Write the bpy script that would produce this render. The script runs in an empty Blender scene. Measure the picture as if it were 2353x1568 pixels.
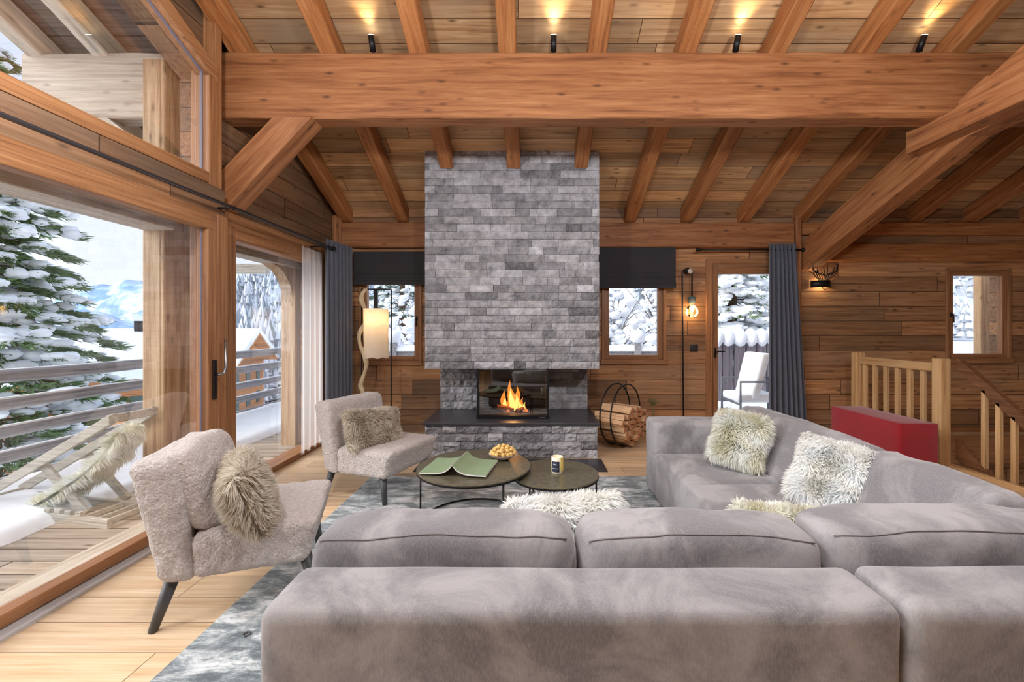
WORLD, SUN1, UP, EXPO = .70, 2.8, 9, 0.9
FILL_POS = [(-1.5,1.5,2.9),(.3,1.35,2.85),(2.1,1.5,2.9)]  # where the added, unseen fill globes hang
FILL_STR = 125
import bpy, math, random
import numpy as np
from mathutils import Vector, Matrix, noise as mn
R = random.Random(7)
COL = bpy.context.scene.collection
PI = math.pi
def rad(a): return a*PI/180
# ---------------------------------------------------------------- helpers
WO = {}
def tag(o, label=None, cat=None, group=None, kind=None):
    if label: o['label'] = label
    if cat: o['category'] = cat
    if group: o['group'] = group
    if kind: o['kind'] = kind
    return o
def empty(name, loc, label=None, cat=None, group=None, rz=0):
    o = bpy.data.objects.new(name, None); COL.objects.link(o)
    o.empty_display_size = 0.1
    o.location = loc; o.rotation_euler = (0, 0, rz)
    WO[o.name] = Vector((0, 0, 0)) if rz else Vector(loc)
    return tag(o, label, cat, group)
class MB:
    """collects shapes; build() links them as ONE mesh object"""
    def __init__(s): s.v = []; s.f = []; s.c = []
    def add(s, vs, fs, col=None):
        n = len(s.v); s.v += [tuple(p) for p in vs]
        s.f += [tuple(i+n for i in f) for f in fs]
        s.c += [col]*len(fs)
        return s
    def box(s, a, b, col=None):
        x0, y0, z0 = [min(a[i], b[i]) for i in range(3)]; x1, y1, z1 = [max(a[i], b[i]) for i in range(3)]
        return s.add([(x0,y0,z0),(x1,y0,z0),(x1,y1,z0),(x0,y1,z0),(x0,y0,z1),(x1,y0,z1),(x1,y1,z1),(x0,y1,z1)],
            [(0,3,2,1),(4,5,6,7),(0,1,5,4),(1,2,6,5),(2,3,7,6),(3,0,4,7)], col)
    def prism(s, poly, axis, a, b):
        """poly: 2-D points; extruded along axis ('x': poly is (y,z), 'y': (x,z), 'z': (x,y)) from a to b"""
        def P(p, t): return {'x': (t, p[0], p[1]), 'y': (p[0], t, p[1]), 'z': (p[0], p[1], t)}[axis]
        n = len(poly)
        vs = [P(p, a) for p in poly] + [P(p, b) for p in poly]
        return s.add(vs, [tuple(range(n)), tuple(range(2*n-1, n-1, -1))] + [(i, i+n, (i+1) % n+n, (i+1) % n) for i in range(n)])
    def tube(s, pts, r, seg=8, cap=True, closed=False):
        pts = [Vector(p) for p in pts]; n = len(pts)
        rs = r if isinstance(r, (list, tuple)) else [r]*n
        vs = []; prev = None
        for i, p in enumerate(pts):
            if closed: t = pts[(i+1) % n]-pts[i-1]
            else: t = pts[min(i+1, n-1)]-pts[max(i-1, 0)]
            t.normalize()
            if prev is None:
                a = Vector((0, 0, 1)) if abs(t.z) < .9 else Vector((1, 0, 0)); u = t.cross(a).normalized()
            else: u = (prev-t*prev.dot(t)).normalized()
            prev = u; w = t.cross(u)
            for k in range(seg):
                an = 2*PI*k/seg; vs.append(p+(u*math.cos(an)+w*math.sin(an))*rs[i])
        fs = []
        for i in range(n if closed else n-1):
            j = (i+1) % n
            for k in range(seg): fs.append((i*seg+k, i*seg+(k+1) % seg, j*seg+(k+1) % seg, j*seg+k))
        if cap and not closed: fs.append(tuple(range(seg-1, -1, -1))); fs.append(tuple((n-1)*seg+k for k in range(seg)))
        return s.add(vs, fs)
    def lathe(s, prof, c, seg=32, cap=True):
        vs = []; n = len(prof)
        for r, z in prof:
            for k in range(seg):
                a = 2*PI*k/seg; vs.append((c[0]+r*math.cos(a), c[1]+r*math.sin(a), c[2]+z))
        fs = [(i*seg+k, i*seg+(k+1) % seg, (i+1)*seg+(k+1) % seg, (i+1)*seg+k) for i in range(n-1) for k in range(seg)]
        if cap: fs.append(tuple(range(seg-1, -1, -1))); fs.append(tuple((n-1)*seg+k for k in range(seg)))
        return s.add(vs, fs)
    def ball(s, c, r, nu=10, nv=6, jit=0):
        r = (r, r, r) if not isinstance(r, (tuple, list)) else r
        vs = [(c[0], c[1], c[2]-r[2])]
        for i in range(1, nv):
            ph = -PI/2+PI*i/nv
            for k in range(nu):
                a = 2*PI*k/nu; j = 1+(R.random()-.5)*jit
                vs.append((c[0]+r[0]*math.cos(ph)*math.cos(a)*j, c[1]+r[1]*math.cos(ph)*math.sin(a)*j, c[2]+r[2]*math.sin(ph)*j))
        vs.append((c[0], c[1], c[2]+r[2])); m = len(vs)-1
        fs = [(0, 1+(k+1) % nu, 1+k) for k in range(nu)] + [(m, m-nu+k, m-nu+(k+1) % nu) for k in range(nu)]
        fs += [(1+i*nu+k, 1+i*nu+(k+1) % nu, 1+(i+1)*nu+(k+1) % nu, 1+(i+1)*nu+k) for i in range(nv-2) for k in range(nu)]
        return s.add(vs, fs)
    def rbox(s, a, b, r, res=.05, fn=None, er=3):
        """rounded box from a to b, corner radius r; fn deforms each point"""
        lo = [min(a[i], b[i]) for i in range(3)]; hi = [max(a[i], b[i]) for i in range(3)]
        def ticks(l, h):
            rr = min(r, (h-l)/2*.98); m = max(1, int((h-l-2*rr)/res))
            return [l+rr*(1-math.cos(PI/2*i/er)) for i in range(er)] + [l+rr+(h-l-2*rr)*i/m for i in range(m+1)] + [h-rr*(1-math.cos(PI/2*i/er)) for i in range(er-1, -1, -1)]
        T = [ticks(lo[i], hi[i]) for i in range(3)]
        idx = {}; vs = []; fs = []
        def V(i, j, k):
            key = (i, j, k)
            if key in idx: return idx[key]
            p = [T[0][i], T[1][j], T[2][k]]; q = []
            for t in range(3):
                rr = min(r, (hi[t]-lo[t])/2*.98); q.append(min(max(p[t], lo[t]+rr), hi[t]-rr))
            d = Vector([p[t]-q[t] for t in range(3)])
            if d.length > 1e-9:
                m = max(abs(d.x), abs(d.y), abs(d.z)); d = d.normalized()*m
            o = Vector(q)+d
            if fn: o = Vector(fn(o))
            idx[key] = len(vs); vs.append(tuple(o)); return idx[key]
        nx, ny, nz = [len(t)-1 for t in T]
        for i in range(nx):
            for j in range(ny):
                fs.append((V(i,j,0), V(i,j+1,0), V(i+1,j+1,0), V(i+1,j,0))); fs.append((V(i,j,nz), V(i+1,j,nz), V(i+1,j+1,nz), V(i,j+1,nz)))
        for i in range(nx):
            for k in range(nz):
                fs.append((V(i,0,k), V(i+1,0,k), V(i+1,0,k+1), V(i,0,k+1))); fs.append((V(i,ny,k), V(i,ny,k+1), V(i+1,ny,k+1), V(i+1,ny,k)))
        for j in range(ny):
            for k in range(nz):
                fs.append((V(0,j,k), V(0,j,k+1), V(0,j+1,k+1), V(0,j+1,k))); fs.append((V(nx,j,k), V(nx,j+1,k), V(nx,j+1,k+1), V(nx,j,k+1)))
        return s.add(vs, fs)
    def grid(s, fn, nu, nv, thick=None):
        vs = [fn(i/nu, j/nv) for j in range(nv+1) for i in range(nu+1)]
        w = nu+1
        return s.add(vs, [(j*w+i, j*w+i+1, (j+1)*w+i+1, (j+1)*w+i) for j in range(nv) for i in range(nu)])
    def xf(s, M):
        s.v = [tuple(M @ Vector(p)) for p in s.v]; return s
    def build(s, name, mat, parent=None, smooth=False, local=False, label=None, cat=None, group=None, kind=None, colattr=False):
        if parent is not None: o0 = WO.get(parent.name, Vector((0,0,0)))
        elif local: o0 = Vector((0,0,0))
        else:
            xs = [p[0] for p in s.v]; ys = [p[1] for p in s.v]; zs = [p[2] for p in s.v]
            o0 = Vector(((min(xs)+max(xs))/2, (min(ys)+max(ys))/2, min(zs)))
        me = bpy.data.meshes.new(name)
        me.from_pydata([(p[0]-o0.x, p[1]-o0.y, p[2]-o0.z) for p in s.v], [], s.f)
        for m in (mat if isinstance(mat, (list, tuple)) else [mat]): me.materials.append(m)
        if smooth: me.polygons.foreach_set('use_smooth', [True]*len(me.polygons))
        if colattr:
            at = me.color_attributes.new('tone', 'FLOAT_COLOR', 'CORNER'); buf = []
            for f, c in zip(s.f, s.c): buf += (list(c)+[1.0])*len(f) if c else [.5, .5, .5, 1]*len(f)
            at.data.foreach_set('color', buf)
        me.update()
        o = bpy.data.objects.new(name, me); COL.objects.link(o)
        if parent is not None: o.parent = parent; WO[o.name] = WO.get(parent.name, Vector((0,0,0)))
        else: o.location = o0; WO[o.name] = o0
        return tag(o, label, cat, group, kind)
def bevel(o, w=.004, seg=2):
    m = o.modifiers.new('bevel', 'BEVEL'); m.width = w; m.segments = seg; m.limit_method = 'ANGLE'; return o
def copy_tree(o, parent=None):
    c = o.copy(); COL.objects.link(c); c.parent = parent
    for ch in [x for x in bpy.data.objects if x.parent is o]: copy_tree(ch, c)
    return c
def struct(o): o['kind'] = 'structure'; return o
# ---------------------------------------------------------------- materials
class NT:
    def __init__(s, name):
        s.m = bpy.data.materials.new(name); s.m.use_nodes = True; s.t = s.m.node_tree; s.t.nodes.clear()
        s.out = s.t.nodes.new('ShaderNodeOutputMaterial')
    def n(s, typ, **kw):
        nd = s.t.nodes.new('ShaderNode'+typ)
        for k, v in kw.items():
            if k.startswith('_'): setattr(nd, k[1:], v)
            else: s.set(nd.inputs[k.replace('9', ' ')], v)
        return nd
    def set(s, inp, v):
        if isinstance(v, bpy.types.NodeSocket): s.t.links.new(v, inp)
        elif hasattr(v, 'outputs'): s.t.links.new(v.outputs[0], inp)
        else:
            if inp.type == 'RGBA' and len(v) == 3: v = (*v, 1)
            inp.default_value = v
    def math(s, op, a, b=None, c=None):
        nd = s.t.nodes.new('ShaderNodeMath'); nd.operation = op; s.set(nd.inputs[0], a)
        if b is not None: s.set(nd.inputs[1], b)
        if c is not None: s.set(nd.inputs[2], c)
        return nd.outputs[0]
    def mix(s, f, a, b, mode='MIX'):
        nd = s.t.nodes.new('ShaderNodeMix'); nd.data_type = 'RGBA'; nd.blend_type = mode; nd.clamp_factor = True
        s.set(nd.inputs[0], f); s.set(nd.inputs[6], a); s.set(nd.inputs[7], b); return nd.outputs[2]
    def ramp(s, f, stops):
        nd = s.t.nodes.new('ShaderNodeValToRGB'); s.set(nd.inputs[0], f); cr = nd.color_ramp
        while len(cr.elements) > 1: cr.elements.remove(cr.elements[-1])
        cr.elements[0].position = stops[0][0]; cr.elements[0].color = (*stops[0][1], 1) if len(stops[0][1]) == 3 else stops[0][1]
        for p, c in stops[1:]:
            e = cr.elements.new(p); e.color = (*c, 1) if len(c) == 3 else c
        return nd.outputs[0]
    def furout(s, c):
        d = s.n('BsdfDiffuse', Color=c); tl = s.n('BsdfTranslucent', Color=c); mx = s.n('MixShader', Fac=.4)
        s.t.links.new(d.outputs[0], mx.inputs[1]); s.t.links.new(tl.outputs[0], mx.inputs[2]); s.t.links.new(mx.outputs[0], s.out.inputs[0]); return s.m
    def bump(s, h, strength=.3, dist=.01, normal=None):
        nd = s.n('Bump', Strength=strength, Distance=dist, Height=h)
        if normal is not None: s.set(nd.inputs['Normal'], normal)
        return nd.outputs[0]
    def noise(s, vec, scale, detail=4, rough=.55, dist=0, dims='3D'):
        nd = s.n('TexNoise', Scale=scale, Detail=detail, Roughness=rough, Distortion=dist)
        s.set(nd.inputs['Vector'], vec); return nd.outputs[0]
    def pbr(s, color, rough=.6, metal=0, normal=None, **kw):
        b = s.n('BsdfPrincipled'); s.set(b.inputs['Base Color'], color); s.set(b.inputs['Roughness'], rough); s.set(b.inputs['Metallic'], metal)
        if normal is not None: s.set(b.inputs['Normal'], normal)
        for k, v in kw.items(): s.set(b.inputs[k.replace('_', ' ')], v)
        s.t.links.new(b.outputs[0], s.out.inputs[0]); return s.m
def srgb(r, g, b):
    f = lambda c: (c/255/12.92) if c/255 <= .04045 else ((c/255+.055)/1.055)**2.4
    return (f(r), f(g), f(b))
def plain(name, col, rough=.5, metal=0, vary=.0, scale=8, bump=0, bscale=60, **kw):
    t = NT(name); tc = t.n('TexCoord').outputs['Object']; c = col; nrm = None
    if vary:
        f = t.noise(tc, scale, 4)
        c = t.mix(t.ramp(f, [(.3, (0,0,0)), (.7, (1,1,1))]), tuple(x*(1-vary) for x in col), tuple(min(1, x*(1+vary)) for x in col))
    if bump: nrm = t.bump(t.noise(tc, bscale, 3), bump, .004)
    return t.pbr(c, rough, metal, nrm, **kw)
def wood(name, dark, mid, light, axis='x', across='z', board=None, blen=2.6, rough=.62, tone=.45, grain=1.0, knots=1.0, objrand=.12, grey=None, gap=.02, bstr=.35):
    t = NT(name); tc = t.n('TexCoord').outputs['Object']; sp = t.n('SeparateXYZ', Vector=tc)
    ix = {'x': 0, 'y': 1, 'z': 2}
    third = [k for k in 'xyz' if k not in (axis, across)][0]
    al, ac, th = sp.outputs[ix[axis]], sp.outputs[ix[across]], sp.outputs[ix[third]]
    orr = t.n('ObjectInfo').outputs['Random']
    off = t.math('MULTIPLY', orr, 31.7); rnd2 = None; gapm = None
    if board:
        wob = ac
        q = t.math('DIVIDE', wob, board); idx = t.math('FLOOR', q); fr = t.math('SUBTRACT', q, idx)
        r1 = t.n('TexWhiteNoise', _noise_dimensions='1D', W=t.math('ADD', idx, .37)).outputs[0]
        seg = t.math('FLOOR', t.math('ADD', t.math('DIVIDE', al, blen), t.math('MULTIPLY', r1, 7.3)))
        cmb = t.n('CombineXYZ', X=idx, Y=seg, Z=3.1)
        rnd2 = t.n('TexWhiteNoise', _noise_dimensions='3D', Vector=cmb.outputs[0]).outputs[0]
        off = t.math('ADD', off, t.math('MULTIPLY', rnd2, 57.3))
        e = t.math('MINIMUM', fr, t.math('SUBTRACT', 1.0, fr))
        sfr = t.math('FRACT', t.math('ADD', t.math('DIVIDE', al, blen), t.math('MULTIPLY', r1, 7.3)))
        e2 = t.math('MULTIPLY', t.math('MINIMUM', sfr, t.math('SUBTRACT', 1.0, sfr)), blen/board)
        gapm = t.math('GREATER_THAN', t.math('MINIMUM', e, e2), gap)
    vec = t.n('CombineXYZ', X=t.math('ADD', al, off), Y=t.math('MULTIPLY', ac, 22*grain), Z=t.math('MULTIPLY', th, 22*grain)).outputs[0]
    g1 = t.noise(vec, 1.35, 7, .66, .35)
    vec2 = t.n('CombineXYZ', X=t.math('ADD', al, off), Y=t.math('MULTIPLY', ac, 90*grain), Z=t.math('MULTIPLY', th, 90*grain)).outputs[0]
    g2 = t.noise(vec2, 1.5, 3, .6)
    c = t.ramp(g1, [(.30, dark), (.46, mid), (.68, light)])
    c = t.mix(t.math('MULTIPLY', t.ramp(g2, [(.35, (1,1,1)), (.6, (0,0,0))]), .35), c, dark)
    if knots:
        kv = t.n('CombineXYZ', X=t.math('ADD', t.math('MULTIPLY', al, 3.2), off), Y=t.math('MULTIPLY', ac, 9.0), Z=t.math('MULTIPLY', th, 9.0)).outputs[0]
        vo = t.n('TexVoronoi', Scale=1.15, Randomness=1.0); t.set(vo.inputs['Vector'], kv)
        km = t.ramp(vo.outputs['Distance'], [(.04, (1,1,1)), (.10, (.55,.55,.55)), (.2, (0,0,0))])
        c = t.mix(t.math('MULTIPLY', km, .9*knots), c, tuple(x*.38 for x in dark))
    big = t.noise(t.n('CombineXYZ', X=t.math('ADD', t.math('MULTIPLY', al, .5), off), Y=ac, Z=th).outputs[0], 1.4, 3)
    if grey is not None:
        c = t.mix(t.ramp(big, [(.45, (0,0,0)), (.7, (.7,.7,.7))]), c, grey)
    if rnd2 is not None:
        c = t.mix(1.0, c, t.ramp(rnd2, [(0, (1-tone,)*3), (.5, (1-tone*.35, 1-tone*.38, 1-tone*.4)), (1, (1.12, 1.08, 1.02))]), 'MULTIPLY')
        c = t.mix(gapm, tuple(x*.35 for x in dark), c)
    c = t.mix(1.0, c, t.ramp(orr, [(0, (1-objrand,)*3), (1, (1+objrand*.6,)*3)]), 'MULTIPLY')
    h = t.math('ADD', t.math('MULTIPLY', g1, .5), t.math('MULTIPLY', g2, .3))
    if gapm is not None: h = t.math('ADD', h, t.math('MULTIPLY', gapm, 1.0))
    return t.pbr(c, rough, 0, t.bump(h, bstr, .008))
M = {}
# interior spruce, warm
sp_d, sp_m, sp_l = srgb(112,66,36), srgb(160,104,62), srgb(190,134,88)
M['beam'] = wood('spruce_beam', sp_d, sp_m, sp_l, 'x', 'z', grain=.7, knots=.95, bstr=.2)
M['rafter'] = wood('spruce_rafter', srgb(118,68,34), srgb(168,108,60), srgb(192,136,84), 'x', 'z', grain=.8, knots=.6, bstr=.2)
M['ceil'] = wood('ceiling_boards', srgb(150,108,68), srgb(208,164,116), srgb(232,196,150), 'x', 'y', board=.19, blen=3.4, grey=srgb(168,148,124), tone=.42)
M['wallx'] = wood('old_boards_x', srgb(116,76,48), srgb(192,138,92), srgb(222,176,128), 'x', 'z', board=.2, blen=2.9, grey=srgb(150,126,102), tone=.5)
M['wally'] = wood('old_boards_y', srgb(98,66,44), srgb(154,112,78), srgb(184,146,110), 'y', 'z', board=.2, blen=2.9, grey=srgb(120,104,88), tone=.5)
fr_ = (srgb(112,74,46), srgb(156,108,70), srgb(184,136,94))
M['frx'] = wood('frame_wood_x', *fr_, 'x', 'z', grain=1.6, knots=.25, bstr=.1, rough=.45)
M['fry'] = wood('frame_wood_y', *fr_, 'y', 'z', grain=1.6, knots=.25, bstr=.1, rough=.45)
M['frz'] = wood('frame_wood_z', *fr_, 'z', 'x', grain=1.6, knots=.25, bstr=.1, rough=.45)
fl_ = (srgb(184,152,116), srgb(208,180,146), srgb(224,202,172))
M['floor'] = wood('oak_floor', *fl_, 'x', 'y', board=.19, blen=1.9, tone=.12, gap=.012, knots=.15, rough=.42, bstr=.12)
oak = (srgb(168,124,78), srgb(206,166,116), srgb(222,188,142))
M['oakz'] = wood('oak_z', *oak, 'z', 'x', grain=1.5, knots=.1, bstr=.1)
M['oaky'] = wood('oak_y', *oak, 'y', 'z', grain=1.5, knots=.1, bstr=.1)
M['rail_dark'] = wood('handrail_dark', srgb(84,52,30), srgb(120,80,50), srgb(146,102,66), 'y', 'z', knots=.2)
# exterior weathered
ex = (srgb(150,136,120), srgb(196,184,166), srgb(224,214,198))
M['exx'] = wood('weathered_x', *ex, 'x', 'z', grain=.8, knots=.6)
M['exb'] = wood('weathered_beam', *ex, 'x', 'z', grain=.8, knots=.6)
M['exy'] = wood('weathered_y', *ex, 'y', 'z', grain=.9, knots=.6)
M['exz'] = wood('weathered_post', srgb(134,98,64), srgb(190,154,114), srgb(220,192,154), 'z', 'x', grain=.9, knots=.8)
M['exsoffit'] = wood('soffit_boards', srgb(92,84,78), srgb(124,114,106), srgb(150,142,134), 'x', 'y', board=.19)
M['railing'] = wood('grey_rails', srgb(108,106,108), srgb(150,148,150), srgb(188,186,188), 'y', 'z', grain=1.2, knots=.4)
M['deck'] = wood('deck_boards', srgb(140,122,104), srgb(182,166,148), srgb(208,196,182), 'x', 'y', board=.145, blen=4, gap=.05, tone=.2)
M['chalet'] = wood('chalet_wood', srgb(140,84,48), srgb(206,142,92), srgb(232,176,126), 'x', 'z', board=.3, tone=.4)
# stone
def stone():
    t = NT('ledge_stone'); tc = t.n('TexCoord').outputs['Object']
    at = t.n('Attribute', _attribute_name='tone').outputs['Color']
    n1 = t.noise(tc, 9, 8, .68); n2 = t.noise(tc, 45, 5, .7)
    c = t.mix(1.0, at, t.ramp(n1, [(.32, (.5,.5,.52)), (.5, (.98,.98,.98)), (.68, (1.4,1.4,1.41))]), 'MULTIPLY')
    c = t.mix(t.math('MULTIPLY', t.ramp(n2, [(.45, (0,0,0)), (.72, (1,1,1))]), .4), c, srgb(196,197,204))
    return t.pbr(c, .85, 0, t.bump(t.math('ADD', n1, t.math('MULTIPLY', n2, .6)), 1.0, .022))
M['stone'] = stone()
def blackstone():
    t = NT('dark_slab'); tc = t.n('TexCoord').outputs['Object']
    return t.pbr(t.mix(t.noise(tc, 6, 6), srgb(44,44,48), srgb(72,72,78)), .32)
M['slab'] = blackstone()
# fabrics
def velvet(name, a, b, light):
    t = NT(name); tc = t.n('TexCoord').outputs['Object']
    n1 = t.noise(tc, 2.6, 6, .65, .6); n2 = t.noise(tc, 160, 2)
    mp = t.n('Mapping', Vector=tc, Scale=(260, 260, 60)); n3 = t.noise(mp.outputs[0], 1.0, 3)
    c = t.mix(t.ramp(n1, [(.42, (0,0,0)), (.58, (1,1,1))]), a, b)
    c = t.mix(t.math('MULTIPLY', t.ramp(n3, [(.42, (0,0,0)), (.7, (1,1,1))]), .16), c, light)
    return t.pbr(c, .85, 0, t.bump(t.math('ADD', n2, t.math('MULTIPLY', n1, 2.0)), .18, .004), Sheen_Weight=.55, Sheen_Roughness=.45, Sheen_Tint=(*light, 1), Specular_IOR_Level=.25)
M['velvet'] = velvet('grey_velvet', srgb(118,116,119), srgb(158,156,158), srgb(204,203,206))
M['seam'] = plain('seam_piping', srgb(126,120,120), .8)
def boucle():
    t = NT('boucle_wool'); tc = t.n('TexCoord').outputs['Object']
    vo = t.n('TexVoronoi', Scale=85.0, Randomness=1.0, _feature='SMOOTH_F1'); t.set(vo.inputs['Vector'], tc)
    n = t.noise(tc, 60, 5, .7, 2.0)
    h = t.math('ADD', t.math('MULTIPLY', vo.outputs['Distance'], -1.2), n)
    c = t.mix(t.ramp(n, [(.3, (0,0,0)), (.65, (1,1,1))]), srgb(170,160,156), srgb(232,224,220))
    return t.pbr(c, .95, 0, t.bump(h, .8, .012), Sheen_Weight=.3, Specular_IOR_Level=.1)
M['boucle'] = boucle()
def furmat(name, a, b):
    t = NT(name); tc = t.n('TexCoord').outputs['Object']
    c = t.mix(t.ramp(t.noise(tc, 7, 4), [(.38, (0,0,0)), (.62, (1,1,1))]), a, b)
    return t.furout(c)
M['fur_white'] = furmat('white_sheepskin', srgb(252,254,255), srgb(248,248,244))
M['fur_beige'] = furmat('beige_sheepskin', srgb(230,224,212), srgb(206,196,180))
M['fur_cream'] = furmat('cream_sheepskin', srgb(250,252,250), srgb(238,236,220))
def rugmat():
    t = NT('distressed_rug'); tc = t.n('TexCoord').outputs['Object']
    mp = t.n('Mapping', Vector=tc, Scale=(2.0, 5, 1)); n1 = t.noise(mp.outputs[0], 1.9, 9, .76, .35)
    n2 = t.noise(tc, .9, 4); n3 = t.noise(tc, 220, 2)
    c = t.ramp(n1, [(.40, srgb(70,80,88)), (.47, srgb(116,128,134)), (.53, srgb(176,184,188)), (.59, srgb(222,226,228))])
    c = t.mix(t.math('MULTIPLY', t.ramp(n2, [(.4, (0,0,0)), (.65, (1,1,1))]), .22), c, srgb(96,108,108))
    c = t.mix(t.math('MULTIPLY', n3, .12), c, srgb(120,128,132))
    return t.pbr(c, .8, 0, t.bump(n3, .3, .004), Sheen_Weight=.4)
M['rug'] = rugmat()
M['curtain'] = plain('slate_curtain', srgb(92,96,108), .8, vary=.08, bump=.2, bscale=200, Sheen_Weight=.3)
def sheer():
    t = NT('sheer_voile')
    tr = t.n('BsdfTransparent'); df = t.n('BsdfDiffuse', Color=(.93,.93,.95,1)); tl = t.n('BsdfTranslucent', Color=(.95,.95,.96,1))
    a = t.n('MixShader', Fac=.5); t.t.links.new(df.outputs[0], a.inputs[1]); t.t.links.new(tl.outputs[0], a.inputs[2])
    b = t.n('MixShader', Fac=.58); t.t.links.new(tr.outputs[0], b.inputs[1]); t.t.links.new(a.outputs[0], b.inputs[2])
    t.t.links.new(b.outputs[0], t.out.inputs[0]); return t.m
M['sheer'] = sheer()
M['blind'] = plain('charcoal_blind', srgb(52,52,56), .85, vary=.1, bump=.2, bscale=240)
M['red'] = plain('red_felt', srgb(150,8,28), .85, vary=.08, bump=.15, bscale=150, Sheen_Weight=.3)
M['black'] = plain('black_metal', srgb(22,22,24), .45, .3)
M['legwood'] = plain('grey_stained_leg', srgb(66,68,70), .5, vary=.15)
M['steel'] = plain('steel', srgb(150,150,152), .3, 1)
M['rod'] = plain('dark_steel_rod', srgb(110,112,120), .3, .9)
M['handle'] = plain('handle_bronze', srgb(58,54,52), .35, .8)
M['spacer'] = plain('glazing_spacer', srgb(108,104,118), .4)
M['white'] = plain('white_paint', srgb(236,236,236), .5)
M['snow'] = plain('snow', (.91,.93,.96), .7, vary=.04, scale=3, bump=.25, bscale=8)
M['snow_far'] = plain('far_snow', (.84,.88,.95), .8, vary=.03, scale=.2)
M['sill'] = plain('aluminium_threshold', srgb(190,190,192), .4, .2)
M['bark'] = plain('bark', srgb(96,76,58), .9, vary=.3, scale=20, bump=.5, bscale=40)
M['firewood'] = wood('split_wood', srgb(156,110,76), srgb(206,166,124), srgb(230,198,160), 'x', 'y', grain=1.2, knots=0, objrand=.25)
M['firewood_end'] = plain('split_wood_end', srgb(196,142,104), .8, vary=.2, scale=40)
M['drift'] = wood('driftwood', srgb(150,128,96), srgb(200,182,146), srgb(226,212,182), 'z', 'x', grain=2, knots=.3)
M['plastic'] = plain('charcoal_switch', srgb(40,42,46), .4)
M['concrete'] = plain('socket_concrete', srgb(92,104,108), .8, vary=.15, scale=60)
M['book'] = plain('green_cover', srgb(136,158,124), .55, vary=.05)
M['paper'] = plain('paper', srgb(236,234,228), .7)
M['ceramic'] = plain('pale_ceramic', srgb(216,204,198), .35)
M['nut'] = plain('golden_nut', srgb(226,190,116), .5, vary=.3, scale=30, bump=.4, bscale=60)
M['soot'] = plain('soot_brick', srgb(40,36,34), .9, vary=.3)
def glassmat(name='window_glass', tint=(1,1,1), base=.04, k=.5):
    t = NT(name); fr = t.n('Fresnel', IOR=1.45)
    tr = t.n('BsdfTransparent', Color=(*tint, 1)); gl = t.n('BsdfGlossy', Color=(1,1,1,1), Roughness=0.0)
    mx = t.n('MixShader', Fac=t.math('MULTIPLY', fr.outputs[0], k*2)); t.t.links.new(tr.outputs[0], mx.inputs[1]); t.t.links.new(gl.outputs[0], mx.inputs[2])
    t.t.links.new(mx.outputs[0], t.out.inputs[0]); return t.m
M['glass'] = glassmat(k=.11)
M['fireglass'] = glassmat('stove_glass', (.62,.62,.62), k=1.6)
M['clear'] = glassmat('bulb_glass', (1,.94,.85), k=.8)
def emit(name, col, s):
    t = NT(name); e = t.n('Emission', Color=(*col, 1), Strength=s); t.t.links.new(e.outputs[0], t.out.inputs[0]); return t.m
M['fill'] = emit('fill_light', (.97,.97,1.0), FILL_STR)  # emission of the globes added as fill light
M['spot_e'] = emit('spot_lens', (1,.86,.6), 14)
M['fil'] = emit('filament', (1,.62,.25), 16)
M['bulb_e'] = emit('warm_bulb', (1,.7,.35), 26)
M['flame_o'] = emit('flame_outer', (1,.27,.035), 1.9)
M['flame_i'] = emit('flame_inner', (1,.52,.13), 3.2)
M['ember'] = emit('ember', (1,.25,.05), 1.6)
def tabletop():
    t = NT('bronze_tabletop'); tc = t.n('TexCoord').outputs['Object']
    n = t.noise(tc, 30, 5, .7); n2 = t.noise(tc, 3, 4)
    c = t.mix(t.ramp(n, [(.35,(0,0,0)),(.7,(1,1,1))]), srgb(104,98,80), srgb(146,138,114))
    c = t.mix(t.math('MULTIPLY', n2, .4), c, srgb(92,92,80))
    return t.pbr(c, .28, .45, t.bump(n, .1, .002))
M['ttop'] = tabletop()
def shade():
    t = NT('parchment_shade'); tc = t.n('TexCoord').outputs['Object']
    n = t.noise(tc, 12, 5)
    df = t.n('BsdfDiffuse', Color=t.mix(n, (.86,.80,.70), (.94,.92,.88))); tl = t.n('BsdfTranslucent', Color=t.mix(n, (.95,.80,.58), (.98,.88,.7)))
    a = t.n('MixShader', Fac=.55); t.t.links.new(df.outputs[0], a.inputs[1]); t.t.links.new(tl.outputs[0], a.inputs[2])
    t.t.links.new(a.outputs[0], t.out.inputs[0]); return t.m
M['shade'] = shade()
# ================================================================ SETTING
CZ = 1.4
def rb(y): return 2.815+.43*(5.78-y)       # underside of the rafters
def rt(y): return rb(y)+.207               # underside of the boards
YR = .5                                    # ridge
# floor with the stairwell left open on the right
fl = MB(); fl.box((-2.66,-4.2,-.12), (4.22,5.98,0)); fl.box((4.22,5.42,-.12), (7.5,5.98,0))
struct(fl.build('floor', M['floor']))
lf = MB(); lf.box((4.22,-4.2,-2.5), (7.5,5.98,-2.4)); struct(lf.build('floor_lower', M['floor']))
# ceiling boards: front slope and rear slope
c = MB(); T_ = .1
c.prism([(5.98, rt(5.98)), (YR, rt(YR)), (-4.2, rt(YR)-.43*4.7), (-4.2, rt(YR)-.43*4.7+T_), (YR, rt(YR)+T_), (5.98, rt(5.98)+T_)], 'x', -2.86, 7.6)
struct(c.build('ceiling', M['ceil']))
c = MB(); c.prism([(6.9, rt(6.9)), (YR, rt(YR)), (-2.2, rt(YR)-.43*2.7), (-2.2, rt(YR)-.43*2.7+T_), (YR, rt(YR)+T_), (6.9, rt(6.9)+T_)], 'x', -4.42, -2.86)
tag(c.build('roof_overhang', M['exsoffit']), 'grey boarded roof overhang outside above the upper window', 'roof')
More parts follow.
